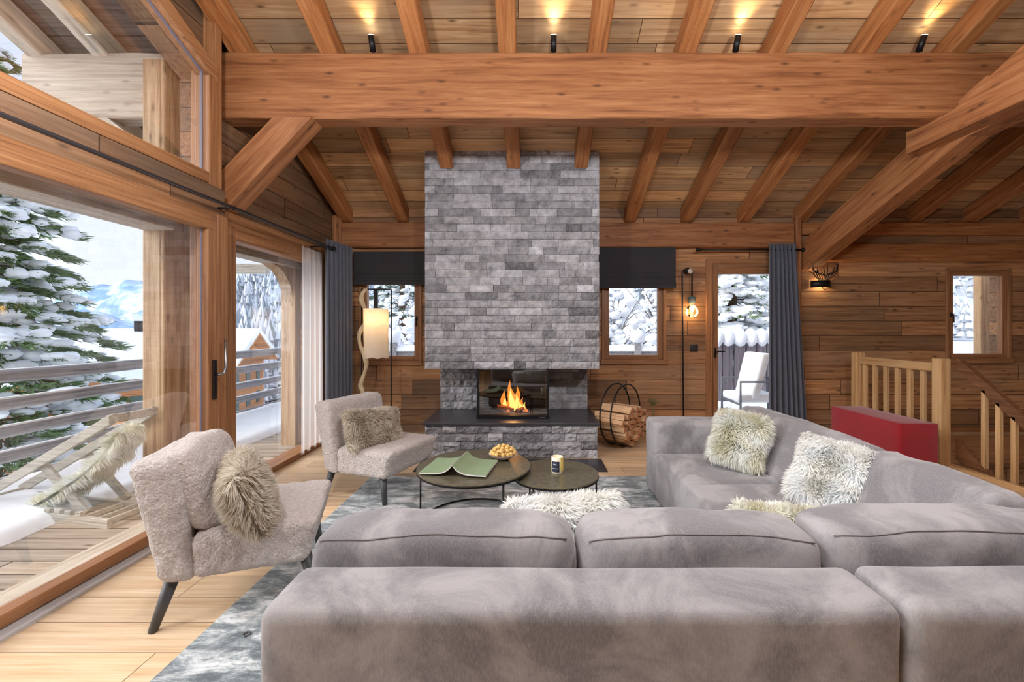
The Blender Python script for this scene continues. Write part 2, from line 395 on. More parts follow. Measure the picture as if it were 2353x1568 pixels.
# back wall with openings
def wall_cells(u0, u1, v0, v1, holes, y0, y1):
    us = sorted({u0, u1, *[h[0] for h in holes], *[h[1] for h in holes]}); vs = sorted({v0, v1, *[h[2] for h in holes], *[h[3] for h in holes]})
    m = MB()
    for a, b in zip(us, us[1:]):
        for c_, d in zip(vs, vs[1:]):
            if any(h[0] < (a+b)/2 < h[1] and h[2] < (c_+d)/2 < h[3] for h in holes): continue
            m.box((a, y0, c_), (b, y1, d))
    return m
K = 5.78/980
def bx(px, D=5.78): return (px-1222)*D/980
def bz(py, D=5.78): return 1.4+(755-py)*D/980
W2 = (bx(832), bx(964), bz(830), 2.12)
W3 = (bx(1388), bx(1524), bz(828), 2.12)
DR = (bx(1634), bx(1634)+1.0, 0.0, bz(606))
W4 = (bx(2178), bx(2314), bz(825), bz(622))
m = wall_cells(-2.86, 7.6, -2.5, rt(5.78)+.02, [W2, W3, DR, W4], 5.78, 6.0)
struct(m.build('wall_back', M['wallx']))
# left wall: log wall beyond the big window, header, gable rake
m = MB()
m.prism([(3.47,2.27),(6.0,2.27),(6.0,rt(6.0)),(3.47,rt(3.47))], 'x', -2.86, -2.66)
m.prism([(5.28,0),(6.0,0),(6.0,2.27),(5.28,2.27)], 'x', -2.86, -2.66)
m.prism([(-4.2,2.29),(3.47,2.29),(3.47,2.52),(-4.2,2.52)], 'x', -2.80, -2.50)
hd = lambda y: 3.40+.43*(3.31-y)
m.prism([(3.40,hd(3.40)+.10),(3.47,hd(3.47)+.10),(3.47,rt(3.47)),(3.40,rt(3.40))], 'x', -2.86, -2.62)
m.prism([(YR,hd(YR)+.10),(3.40,hd(3.40)+.10),(3.40,rt(3.40)),(YR,rt(YR))], 'x', -2.86, -2.62)
m.prism([(-4.2,hd(YR)+.1-.43*4.7),(YR,hd(YR)+.10),(YR,rt(YR)),(-4.2,rt(YR)-.43*4.7)], 'x', -2.86, -2.62)
m.prism([(-4.2,0),(-1.6,0),(-1.6,3.0),(-4.2,3.0)], 'x', -2.86, -2.62)
struct(m.build('wall_left', M['wally']))
m = MB(); m.box((-2.86,-4.4,-2.5),(7.7,-4.2,3.4)); struct(m.build('wall_rear', M['wallx']))
m = MB(); m.box((7.5,-4.2,-2.5), (7.7,6.0,rt(YR)+.1)); struct(m.build('wall_right', M['wally']))
# ---- WINDOW 1: big lift and slide door on the left
def frame_piece(name, a, b, mat, par, lab=None, cat=None):
    m = MB(); m.box(a, b); o = m.build(name, M[mat], par); bevel(o, .006); return o
w1 = empty('window_1', (-2.45,1,0)); struct(w1)
frame_piece('sash_stile', (-2.505,3.19,.085), (-2.42,3.285,2.15), 'frz', w1)
frame_piece('frame_post', (-2.64,3.29,0), (-2.42,3.40,2.28), 'frz', w1)
frame_piece('frame_post', (-2.67,3.405,0), (-2.56,3.47,2.28), 'frz', w1)
frame_piece('bottom_rail', (-2.505,-1.6,.025), (-2.42,3.285,.09), 'fry', w1)
frame_piece('top_rail', (-2.505,-1.6,2.15), (-2.42,3.285,2.27), 'fry', w1)
frame_piece('top_frame', (-2.80,-1.6,2.275), (-2.455,3.40,2.30), 'fry', w1)
frame_piece('sash_stile', (-2.505,.2,.085), (-2.42,.32,2.15), 'frz', w1)
frame_piece('threshold', (-2.505,-1.6,-.02), (-2.36,3.40,.022), 'sill', w1); frame_piece('outer_sill', (-2.80,-1.6,-.055), (-2.505,3.40,.012), 'exy', w1)
frame_piece('glazing_spacer', (-2.472,3.172,.095), (-2.458,3.186,2.145), 'spacer', w1)
m = MB(); m.box((-2.468,-1.6,.08), (-2.462,3.19,2.155)); m.build('pane', M['glass'], w1)
hm = MB(); hm.rbox((-2.42,3.225,.86), (-2.405,3.262,1.16), .006, .1)
ho = hm.build('door_handle', M['handle'], w1, smooth=True)
hm = MB(); hm.tube([(-2.41,3.245,1.05),(-2.36,3.245,1.05),(-2.35,3.26,1.06),(-2.35,3.275,1.10),(-2.35,3.275,1.32)], .010, 10)
hm.build('handle_lever', M['steel'], ho, smooth=True)
# ---- WINDOW 2: fixed light beyond the post
w2 = empty('window_2', (-2.6,4.4,0)); struct(w2)
frame_piece('stile', (-2.68,3.475,0), (-2.56,3.695,2.27), 'frz', w2)
frame_piece('stile', (-2.68,5.20,0), (-2.56,5.30,2.27), 'frz', w2)
frame_piece('top_rail', (-2.68,3.695,2.16), (-2.56,5.20,2.27), 'fry', w2)
frame_piece('bottom_rail', (-2.68,3.40,0), (-2.50,5.28,.055), 'fry', w2)
m = MB(); m.box((-2.622,3.69,.05), (-2.616,5.21,2.165)); m.build('pane', M['glass'], w2)
frame_piece('head_board', (-2.655,3.475,2.28), (-2.60,5.7,2.40), 'fry', w2)
# ---- WINDOW 3: trapezoid upper window
w3 = empty('window_3', (-2.5,2,2.5)); struct(w3)
frame_piece('stile', (-2.617,3.31,2.52), (-2.504,3.398,hd(3.40)+.01), 'frz', w3)
frame_piece('stile', (-2.72,3.40,2.40), (-2.52,3.47,rt(3.47)), 'frz', w3)
frame_piece('bottom_rail', (-2.62,-1.6,2.525), (-2.50,3.31,2.615), 'fry', w3)
m = MB(); m.prism([(3.40,hd(3.40)),(YR,hd(YR)),(YR,hd(YR)+.11),(3.40,hd(3.40)+.11)], 'x', -2.62, -2.50); m.build('raking_head', M['fry'], w3)
m = MB(); m.prism([(3.31,hd(3.31)-.012),(YR,hd(YR)-.012),(YR,hd(YR)),(3.31,hd(3.31))], 'x', -2.57, -2.552); m.box((-2.57,3.298,2.615),(-2.552,3.31,hd(3.31)-.012)); m.build('glazing_spacer', M['spacer'], w3)
m = MB(); m.prism([(3.32,2.6),(3.32,hd(3.32)+.02),(YR,hd(YR)+.02),(-1.6,hd(YR)+.02-.43*2.1),(-1.6,2.6)], 'x', -2.562, -2.556); m.build('pane', M['glass'], w3)
# raking trim beam under the boards
def beam(name, p0, p1, w, h, mat, label=None, cat='beam', group=None, kind=None, jit=.0035, ch=.012, parent=None):
    p0, p1 = Vector(p0), Vector(p1); L = (p1-p0).length; d = (p1-p0).normalized()
    y = Vector((0,0,1)).cross(d)
    y = y.normalized() if y.length > 1e-4 else Vector((0,1,0))
    z = d.cross(y)
    Mx = Matrix((d, y, z)).transposed().to_4x4(); Mx.translation = p0
    n = max(2, int(L/.22)); vs = []; fs = []
    for i in range(n+1):
        x = L*i/n
        for (a, b) in ((-1,-1),(1,-1),(1,1),(-1,1)):
            ja, jb = (R.random()-.5)*2*jit, (R.random()-.5)*2*jit; c1 = ch*(1+(R.random()-.5)*.8)
            ya, zb = a*w/2+ja, b*h/2+jb
            pts = [(x, ya, zb-b*c1), (x, ya-a*c1, zb)]
            if a*b > 0: pts.reverse()
            if (a, b) in ((1,-1), (-1,1)): pts.reverse()
            # walk round the section: order depends on the corner
            if (a, b) == (-1,-1): pts = [(x, ya, zb+c1), (x, ya+c1, zb)]
            if (a, b) == (1,-1): pts = [(x, ya-c1, zb), (x, ya, zb+c1)]
            if (a, b) == (1,1): pts = [(x, ya, zb-c1), (x, ya-c1, zb)]
            if (a, b) == (-1,1): pts = [(x, ya+c1, zb), (x, ya, zb-c1)]
            vs += pts
    for i in range(n):
        for k in range(8): fs.append((i*8+k, (i+1)*8+k, (i+1)*8+(k+1) % 8, i*8+(k+1) % 8))
    fs.append(tuple(range(8))); fs.append(tuple(n*8+k for k in range(7, -1, -1)))
    m = MB(); m.add(vs, fs)
    if parent is not None:
        m.xf(Mx); return m.build(name, M[mat], parent)
    o = m.build(name, M[mat], None, local=True)
    o.matrix_world = Mx; o.location = Mx.translation; o.rotation_euler = Mx.to_euler()
    return tag(o, label, cat, group, kind)
def top_of(px, y): return px
# ---- ridge purlin: the great horizontal beam
beam('main_beam', (-2.70,3.71,3.47), (7.55,3.71,3.47), .18, .56, 'beam', 'massive honey coloured horizontal beam spanning the whole room', 'beam', jit=.004)
beam('wall_plate', (-2.66,5.74,2.65), (3.50,5.74,2.65), .10, .33, 'beam', 'wide timber band on the back wall above the blinds, behind the fireplace', 'beam')
beam('wall_plate', (3.62,5.75,2.74), (7.5,5.75,2.74), .08, .17, 'rafter', 'timber band on the back wall above the right hand window', 'beam')
beam('log_course', (3.62,5.755,2.42), (7.5,5.755,2.42), .07, .24, 'rafter', 'darker timber log along the back wall just above the small right window', 'beam')
# rafters
ordn = ['first','second','third','fourth','fifth','sixth','seventh','eighth','ninth','tenth','eleventh','twelfth','thirteenth']
xs = [-2.50+.765*k for k in range(13)]
for k, x in enumerate(xs):
    ex_ = {0:'beside the left gable wall', 2:'ending on the left part of the stone chimney', 3:'ending on the middle of the stone chimney', 4:'ending on the right part of the stone chimney'}.get(k, 'running up over the big beam')
    if k == 2: ex_ = 'meeting the left part of the stone chimney'
    if k in (3, 4): ex_ = ex_.replace('ending on', 'meeting')
    y1 = 4.88 if k in (2,3,4) else 5.80
    beam('rafter', (x, y1, rb(y1)+.1), (x, YR, rb(YR)+.1), .15, .185, 'rafter',
         f'{ordn[k]} sloping ceiling rafter counted from the left, {ex_}', 'rafter', 'sloping rafters under the boarded ceiling')
# corner post on the left, trim posts
beam('corner_post', (-2.60,5.72,0), (-2.60,5.72,2.9), .12, .12, 'beam', 'vertical timber post in the back left corner behind the curtain', 'post')
beam('wall_post', (3.56,5.74,0), (3.56,5.74,2.9), .12, .08, 'beam', 'vertical timber strip on the back wall behind the right curtain', 'post')
# left brace under the main beam (front face a parallelogram)
def plank_poly(name, poly, y0, y1, mat, label, cat, ang=0):
    cx = sum(p[0] for p in poly)/len(poly); cz = sum(p[1] for p in poly)/len(poly)
    ca, sa = math.cos(ang), math.sin(ang)
    loc = [((p[0]-cx)*ca+(p[1]-cz)*sa, -(p[0]-cx)*sa+(p[1]-cz)*ca) for p in poly]
    m = MB(); m.prism(loc, 'y', y0-y1, 0); o = m.build(name, M[mat], None, local=True)
    o.location = (cx, y1, cz); o.rotation_euler = (0, -ang, 0); bevel(o, .008); return tag(o, label, cat)
bpoly = [(-2.66,2.70),(-2.19,3.19),(-1.86,3.19),(-2.55,2.45),(-2.66,2.40)]
plank_poly('brace', bpoly, 3.60, 3.80, 'beam', 'short diagonal timber brace from the left wall up to the big beam', 'brace', rad(46))
# right truss: raking strut, horizontal corbel beam with raking top
def yzpoly(name, poly, x0, x1, mat, label, cat, ang):
    cy = sum(p[0] for p in poly)/len(poly); cz = sum(p[1] for p in poly)/len(poly)
    ca, sa = math.cos(ang), math.sin(ang)
    loc = [((p[0]-cy)*ca+(p[1]-cz)*sa, -(p[0]-cy)*sa+(p[1]-cz)*ca) for p in poly]
    m = MB()
    n = len(loc); vs = [(p[0], 0, p[1]) for p in loc]+[(p[0], -(x1-x0), p[1]) for p in loc]
    m.add(vs, [tuple(range(n)), tuple(range(2*n-1,n-1,-1))]+[(i, i+n, (i+1) % n+n, (i+1) % n) for i in range(n)])
    o = m.build(name, M[mat], None, local=True)
    Mx = Matrix(((0,1,0),(1,0,0),(0,0,1))).to_3x3()          # local x -> world y
    lx = Vector((0, ca, sa)); lz = Vector((0, -sa, ca)); ly = lz.cross(lx)
    Mx = Matrix((lx, ly, lz)).transposed().to_4x4(); o.location = (x0, cy, cz); o.rotation_euler = Mx.to_euler()
    bevel(o, .008); return tag(o, label, cat)
yzpoly('strut', [(5.76,2.16),(5.76,2.55),(3.40,3.42),(3.05,3.20),(3.05,3.02),(3.55,3.00)], 3.62, 3.82, 'beam', 'long raking timber strut rising from the right curtain towards the big beam', 'strut', rad(-20))
yzpoly('truss_beam', [(3.95,3.01),(3.95,3.215),(3.56,3.195),(3.50,3.20),(1.4,4.05),(1.4,3.01)], 3.46, 3.66, 'beam', 'timber truss beam with a stepped end, crossing under the big beam at the upper right', 'beam', 0)
# ---- small windows in the back wall
def small_window(name, hole, sash=.07, handle=None, depth=.1):
    x0, x1, z0, z1 = hole; w = empty(name, ((x0+x1)/2, 5.8, z0)); struct(w); t = .035
    y0, y1 = 5.755, 5.99
    frame_piece('frame', (x0-t,y0,z0-t), (x0+.008,5.80,z1+t), 'frz', w); frame_piece('frame', (x1-.008,y0,z0-t), (x1+t,5.80,z1+t), 'frz', w)
    frame_piece('frame', (x0,y0-.005,z1-.008), (x1,5.80,z1+t), 'frx', w); frame_piece('frame', (x0-t-.01,y0-.02,z0-t-.02), (x1+t+.01,5.80,z0+.008), 'frx', w)
    s = sash
    frame_piece('sash', (x0+.008,5.775,z0+.008), (x0+s,5.85,z1-.008), 'frz', w); frame_piece('sash', (x1-s,5.775,z0+.008), (x1-.008,5.85,z1-.008), 'frz', w)
    frame_piece('sash', (x0+s,5.776,z0+.008), (x1-s,5.849,z0+s), 'frx', w); frame_piece('sash', (x0+s,5.776,z1-s), (x1-s,5.849,z1-.008), 'frx', w)
    m = MB(); m.box((x0+s-.01,5.81,z0+s-.01),(x1-s+.01,5.816,z1-s+.01)); m.build('pane', M['glass'], w)
    if handle is not None:
        hx = handle; hz = (z0+z1)/2
        m = MB(); m.rbox((hx-.012,5.762,hz-.03),(hx+.012,5.776,hz+.03), .005,.1); m.tube([(hx,5.765,hz),(hx,5.74,hz),(hx,5.735,hz-.01),(hx,5.735,hz-.11)], .009, 8); m.build('window_handle', M['handle'], w, smooth=True)
    return w
small_window('window_4', W2, handle=W2[1]-.035)
small_window('window_5', W3)
small_window('window_6', W4, handle=W4[0]+.035)
# ---- door in the back wall
x0, x1, z0, z1 = DR; d1 = empty('door_1', (x0+.5,5.8,0)); struct(d1)
frame_piece('door_frame', (x0-.075,5.75,0), (x0+.005,5.80,z1+.06), 'frz', d1); frame_piece('door_frame', (x1-.005,5.75,0), (x1+.07,5.80,z1+.06), 'frz', d1)
frame_piece('door_frame', (x0,5.75,z1-.005), (x1,5.80,z1+.06), 'frx', d1)
frame_piece('stile', (x0+.005,5.78,.02), (x0+.095,5.85,z1-.01), 'frz', d1); frame_piece('stile', (x1-.10,5.78,.02), (x1-.005,5.85,z1-.01), 'frz', d1)
frame_piece('top_rail', (x0+.095,5.781,z1-.14), (x1-.10,5.849,z1-.01), 'frx', d1); frame_piece('bottom_rail', (x0+.095,5.781,.02), (x1-.10,5.849,.14), 'frx', d1)
m = MB(); m.box((x0+.085,5.81,.13),(x1-.09,5.816,z1-.13)); m.build('pane', M['glass'], d1)
m = MB(); m.rbox((x0+.035,5.762,1.0),(x0+.065,5.782,1.14), .006,.1); m.tube([(x0+.05,5.77,1.09),(x0+.05,5.73,1.09),(x0+.06,5.725,1.09),(x0+.16,5.725,1.09)], .009, 8); m.build('door_handle', M['handle'], d1, smooth=True)
# stair opening trims
tr = MB(); tr.box((4.20,-4.2,-.3),(4.24,5.42,.035)); struct(tr.build('trim_1', M['oaky']))
tr = MB(); tr.box((4.24,5.40,-.3),(7.5,5.44,.03)); struct(tr.build('trim_2', M['frx']))
bb = MB(); bb.box((.80,5.762,0),(2.30,5.78,.06)); bb.box((3.5,5.762,0),(7.4,5.78,.06)); struct(bb.build('baseboard_back', M['frx']))
# ================================================================ FIREPLACE
fp = empty('fireplace', (-.22,5.3,0), 'tall grey ledge stone fireplace with a dark hearth slab and a glass fronted fire', 'fireplace')
def stone_face(m, x0, x1, y, z0, z1, course, outmax, rnd, lmin=.11, lmax=.46, side='front', amp=.014, res=.022):
    """ledge stones on a vertical face; side 'front' faces -y, 'left'/'right' face -x/+x (then x0,x1 are y values and y is x)"""
    z = z0; row = 0
    while z < z1-1e-4:
        h = min(course*(1 if rnd.random() < .75 else 1.0), z1-z); 
        if z1-(z+h) < course*.4: h = z1-z
        x = x0-(rnd.random()*lmax if side == 'front' else rnd.random()*lmax)
        while x < x1-1e-4:
            L = lmin+rnd.random()*(lmax-lmin); a, b = max(x, x0), min(x+L, x1); x += L
            if b-a < .02: continue
            out = .006+rnd.random()*outmax
            v = rnd.random(); base = .29+.32*v
            if rnd.random() < .14: base *= .60
            if rnd.random() < .16: base *= 1.35
            warm = rnd.random()
            col = (base*(.99+.02*warm), base*(1.0-.005*warm), base*(1.07-.05*warm))
            nx = max(2, int((b-a)/res)); nz = max(2, int(h/res)); vs = []; fs = []; g = .0022; seed = rnd.random()*100
            for j in range(nz+1):
                for i in range(nx+1):
                    u, w = i/nx, j/nz; xx = a+g+(b-a-2*g)*u; zz = z+g+(h-2*g)*w
                    edge = min(u*nx, (1-u)*nx, w*nz, (1-w)*nz, 1)
                    n_ = mn.noise(Vector((xx*17+seed, zz*24, seed)))*amp+mn.noise(Vector((xx*52, zz*60, seed)))*amp*.55
                    d = out+n_ if edge >= 1 else out*.55+n_*.5
                    d = max(d, .002); 
                    p = (xx, y-d, zz) if side == 'front' else ((y-d if side == 'left' else y+d), xx, zz)
                    vs.append(p)
            w_ = nx+1
            for j in range(nz):
                for i in range(nx):
                    q = (j*w_+i, j*w_+i+1, (j+1)*w_+i+1, (j+1)*w_+i)
                    fs.append(q if side != 'left' else q[::-1])
            # rim back to the wall plane
            ring = [i for i in range(nx+1)]+[j*w_+nx for j in range(1, nz+1)]+[nz*w_+i for i in range(nx-1, -1, -1)]+[j*w_ for j in range(nz-1, 0, -1)]
            nb = len(vs)
            for r_ in ring:
                p = vs[r_]; vs.append((p[0], y, p[2]) if side == 'front' else (y, p[1], p[2]))
            for q in range(len(ring)):
                q2 = (q+1) % len(ring); fs.append((ring[q2], ring[q], nb+q, nb+q2))
            m.add(vs, fs, col)
        z += h; row += 1
rs = random.Random(11)
HX0, HX1, HY = -1.225, .775, 4.84
m = MB(); m.box((HX0+.03,HY+.03,.945),(HX1-.03,5.79,rt(4.95)), (.2,.2,.2))
stone_face(m, HX0+.005, HX1-.005, HY+.03, .938, rt(4.84)+.03, .087, .022, rs)
stone_face(m, HY+.02, 5.77, HX0+.03, .938, rt(5.3), .087, .02, rs, side='left', res=.04)
stone_face(m, HY+.02, 5.77, HX1-.03, .938, rt(5.3), .087, .02, rs, side='right', res=.04)
m.build('chimney_hood', M['stone'], fp, colattr=True)
m = MB(); m.box((-1.14,5.36,.39),(-.62,5.79,.94),(.2,.2,.2)); m.box((.20,5.36,.39),(.69,5.79,.94),(.2,.2,.2)); m.box((-.62,5.55,.39),(.2,5.79,.94),(.05,.05,.05))
stone_face(m, -1.15, -.62, 5.36, .39, .945, .092, .03, rs, amp=.02)
stone_face(m, .20, .70, 5.36, .39, .945, .092, .012, rs, amp=.006)
m.build('chimney_breast', M['stone'], fp, colattr=True)
m = MB(); m.box((-1.13,4.60,0),(.69,5.79,.36),(.2,.2,.2))
stone_face(m, -1.15, .71, 4.60, 0, .36, .09, .03, rs, amp=.024, res=.018)
stone_face(m, 4.58, 5.77, .69, 0, .36, .09, .025, rs, side='right', res=.03)
stone_face(m, 4.58, 5.77, -1.13, 0, .36, .09, .025, rs, side='left', res=.03)
m.build('hearth_base', M['stone'], fp, colattr=True)
m = MB(); m.box((-1.17,4.55,.362),(.73,5.50,.39)); bevel(m.build('hearth_slab', M['slab'], fp, label='dark slate hearth slab'), .003)
# fire box: black sides, glass front
FX0, FX1, FY0, FY1 = -.605, .185, 4.80, 5.40
fbx = MB(); fbx.box((FX0,FY0,.39),(FX1,FY1,.43)); fbx.box((FX0,FY1-.02,.43),(FX1,FY1,.937)); fbx.box((FX0,FY0,.915),(FX1,FY1,.937))
fbx.box((FX0,FY0+.12,.43),(FX0+.02,FY1,.937)); fbx.box((FX1-.02,FY0+.12,.43),(FX1,FY1,.937)); 
fb = fbx.build('firebox', M['soot'], fp)
m = MB(); m.box((FX0-.012,FY0-.045,.391),(FX1+.012,FY0+.02,.428)); m.box((FX0-.006,FY0-.03,.428),(FX0+.012,FY0-.012,.95)); m.box((FX1-.012,FY0-.03,.428),(FX1+.006,FY0-.012,.95)); m.build('door_frame', M['black'], fp, label='black firebox door frame')
m = MB(); m.box((FX0,FY0-.024,.428),(FX1,FY0-.019,.937)); m.box((FX0,FY0-.02,.428),(FX0+.004,FY0+.12,.937)); m.box((FX1-.004,FY0-.02,.428),(FX1,FY0+.12,.937)); m.build('glass_door', M['fireglass'], fp)
m = MB(); m.box((FX1-.10,FY0-.053,.402),(FX1-.03,FY0-.045,.412)); m.build('vent_slider', M['steel'], fp)
# burning logs and flames
def log_mesh(r, L, rnd, sides=7):
    m = MB(); rr = [r*(.75+.4*rnd.random()) for _ in range(sides)]
    n = 5
    vs = [(L*(i/n-.5), rr[k]*math.cos(2*PI*k/sides)*(1+.06*(rnd.random()-.5)), rr[k]*math.sin(2*PI*k/sides)) for i in range(n+1) for k in range(sides)]
    fs = [(i*sides+k, i*sides+(k+1) % sides, (i+1)*sides+(k+1) % sides, (i+1)*sides+k) for i in range(n) for k in range(sides)]
    m.add(vs, fs+[tuple(range(sides-1,-1,-1)), tuple(n*sides+k for k in range(sides))]); return m
M['char'] = plain('charred_log', srgb(96,58,36), .9, vary=.5, scale=25, bump=.6)
fl_logs = [(-.27,4.98,.462,.036,.30,20,12,'charred log slanting across the top of the fire'),(-.20,5.02,.455,.032,.26,-25,-4,'charred log lying low at the front left of the fire'),(-.12,4.97,.450,.028,.18,60,0,'short charred log at the right foot of the flames')]
for (x,y,z,r,L,rz,ry,lab) in fl_logs:
    o = log_mesh(r, L, R).build('burning_log', M['char'], None, local=True, label=lab+' behind the glass', cat='log', group='logs burning in the fireplace')
    o.location = (x,y,z); o.rotation_euler = (0, rad(ry), rad(rz))
fm = MB()
def flame(m, x, y, z, w, h, lean, tw):
    n, s = 12, 10; vs = []
    for i in range(n+1):
        t = i/n; r = w*math.sin(PI*min(1, (t*.85+.15)))**.8*(1-t)**.55+.001
        cx = x+lean*t+math.sin(t*6+tw)*w*.28*t; cy = y+math.cos(t*5+tw)*w*.2
        for k in range(s):
            a = 2*PI*k/s; vs.append((cx+r*math.cos(a)*(1+.25*math.sin(3*a+tw+t*5)), cy+r*.55*math.sin(a), z+h*t))
    m.add(vs, [(i*s+k, i*s+(k+1) % s, (i+1)*s+(k+1) % s, (i+1)*s+k) for i in range(n) for k in range(s)])
flames = empty('fire', (-.2,5.0,.44), 'orange flames rising from the logs behind the fireplace glass', 'fire')
for (x,w,h,ln,tw) in ((-.24,.058,.35,-.01,0),(-.31,.045,.235,-.03,2),(-.185,.05,.29,.015,4),(-.13,.028,.15,.02,1),(-.27,.03,.18,.01,3.3)):
    flame(fm, x, 5.02, .44, w, h, ln, tw)
fm.build('flame', M['flame_o'], flames, smooth=True)
fm = MB()
for (x,w,h,ln,tw) in ((-.235,.036,.26,-.005,0),(-.30,.028,.16,-.02,2),(-.185,.03,.19,.01,4),(-.10,.02,.10,.02,1),(-.14,.026,.11,.0,5)):
    flame(fm, x, 4.975, .44, w, h, ln, tw)
fm.build('flame', M['flame_i'], flames, smooth=True, label='bright yellow heart of the flames')
fm = MB()
for i in range(38):
    fm.ball((-.36+R.random()*.3, 4.93+R.random()*.14, .436+R.random()*.012), .009+R.random()*.010, 6, 4, .4)
fm.build('embers', M['ember'], flames, kind='stuff')
m = MB(); m.box((-1.16,4.15,0),(.74,4.56,.006)); m.build('floor_plate', M['slab'], None, label='dark slate plate lying on the floor in front of the hearth', cat='floor plate')
# ================================================================ FURNITURE
m = MB()
def rugf(u, v): return (-1.50+4.4*u, .9+3.1*v, .012)
m.box((-1.50,.9,.0005),(2.6,4.0,.013)); rug = m.build('rug', M['rug'], None, label='large distressed blue grey rug under the sofa and tables', cat='rug')
m = MB(); m.tube([(-1.29+.014*math.cos(a*PI/8), 1.93+.014*math.sin(a*PI/8), .016) for a in range(16)], .003, 6, closed=True); m.build('metal_ring', M['steel'], None, label='tiny metal ring lying on the rug corner by the armchair', cat='ring')
# ---- sofa
SX0, SEAM, SX1 = -.757, 1.036, 2.16
sofa = empty('sectional_sofa', (.8,2.2,0), 'large L-shaped grey velvet sectional sofa with loose back cushions', 'sofa')
def wob(a, s=3.0, sc=1.0):
    def f(p): 
        v = Vector((p.x*s, p.y*s, p.z*s)); n = mn.noise_vector(v)*a; return (p.x+n.x*sc, p.y+n.y, p.z+n.z)
    return f
m = MB(); m.rbox((SX0,1.165,.035),(SEAM-.004,1.405,.63), .045, .05, wob(.007)); m.build('back_frame', M['velvet'], sofa, smooth=True)
m = MB(); m.rbox((SEAM+.004,1.165,.035),(SX1,1.405,.635), .045, .05, wob(.007)); m.build('back_frame', M['velvet'], sofa, smooth=True)
m = MB(); m.rbox((1.97,1.40,.035),(SX1,2.58,.62), .045, .06, wob(.007)); m.build('side_frame', M['velvet'], sofa, smooth=True)
m = MB(); m.rbox((1.97,2.585,.035),(SX1,3.73,.62), .045, .06, wob(.007)); m.build('side_frame', M['velvet'], sofa, smooth=True)
m = MB(); m.rbox((.99,3.45,.03),(1.98,3.73,.635), .035, .06, wob(.006)); m.build('armrest', M['velvet'], sofa, smooth=True)
# seats
def seatf(top, k=.02):
    return lambda p: (p.x, p.y, p.z+ (k*mn.noise(Vector((p.x*3, p.y*3, 5))) if p.z > top-.08 else 0))
m = MB(); m.rbox((.99,2.76,.03),(1.99,3.445,.405), .035, .05, seatf(.4)); m.build('seat', M['velvet'], sofa, smooth=True)
m = MB(); m.rbox((.985,1.42,.03),(1.99,2.75,.405), .035, .05, seatf(.4)); m.build('seat', M['velvet'], sofa, smooth=True)
m = MB(); m.rbox((SX0,1.41,.03),(.98,2.12,.405), .035, .05, seatf(.4)); m.build('seat', M['velvet'], sofa, smooth=True)
# back cushions, foreground
def cushion(name, x0, x1, yb, yf, z0, z1, par, lean=.03, crown=.03, axis='x', seed=0, mat='velvet', r=.055):
    cx = (x0+x1)/2; cy = (yb+yf)/2; cz = (z0+z1)/2; hx = (x1-x0)/2; hz = (z1-z0)/2
    def f(p):
        u = (p.x-cx)/hx; w = (p.z-z0)/(z1-z0)
        z = p.z+(crown*(1-u*u) if p.z > cz else 0)-.012*abs(u)**6*(1 if p.z > cz else 0)
        th = 1-.22*abs(u)**5
        y = cy+(p.y-cy)*th+lean*w
        n = mn.noise_vector(Vector((p.x*4+seed, y*4, z*4)))*.012+mn.noise_vector(Vector((p.x*13+seed, y*9, z*9)))*.004
        return (p.x+n.x*.6, y+n.y, z+n.z)
    m = MB(); m.rbox((x0,yb,z0),(x1,yf,z1), r, .035, f)
    if axis == 'y':
        m.v = [(v[1], v[0], v[2]) for v in m.v]; m.f = [t[::-1] for t in m.f]
    o = m.build(name, M[mat], par, smooth=True)
    # seam following the top front edge
    pts = []
    for i in range(41):
        x = x0+r*.6+(x1-x0-1.2*r)*i/40; q = f(Vector((x, yb+r*.28, z1-r*.27))); pts.append(q)
    s = MB(); s.tube(pts, .0024, 6)
    if axis == 'y': s.v = [(v[1], v[0], v[2]) for v in s.v]
    s.build('piping', M['seam'], o, smooth=True)
    return o
cushion('back_cushion', -.755, .148, 1.385, 1.63, .44, .700, sofa, crown=.022, seed=1)
cushion('back_cushion', .158, .985, 1.385, 1.63, .44, .700, sofa, crown=.022, seed=5)
cushion('back_cushion', .995, 1.96, 1.395, 1.66, .44, .708, sofa, crown=.02, seed=9)
# back cushions on the right run: sloping inner face
def wedge(y0, y1, seed, z1=.75, dz=0):
    def f(p):
        w = max(0, (p.z-.40)/(z1-.40)); u = (p.y-(y0+y1)/2)/((y1-y0)/2)
        x = p.x+.19*w*(1-(p.x-1.62)/.36) if p.x < 1.98 else p.x
        n = mn.noise_vector(Vector((p.x*3.5+seed, p.y*3.5, p.z*3.5)))*.014+mn.noise_vector(Vector((p.x*10+seed, p.y*10, p.z*10)))*.004
        return (x+n.x-.012*(1-u*u), p.y+n.y*.4, p.z+n.z+.01*(1-u*u)*w)
    m = MB(); m.rbox((1.61,y0,.38),(1.97,y1,z1), .055, .045, f); o = m.build('back_cushion', M['velvet'], sofa, smooth=True)
wedge(2.33, 3.70, 3, .735); wedge(1.66, 2.325, 7, .742)
for x, y in ((-.68,1.25),(-.68,2.0),(1.0,1.25),(2.08,1.25),(1.1,3.6),(2.05,3.6)):
    m = MB(); m.box((x-.03,y-.03,.013),(x+.03,y+.03,.04)); m.build('foot', M['black'], sofa)
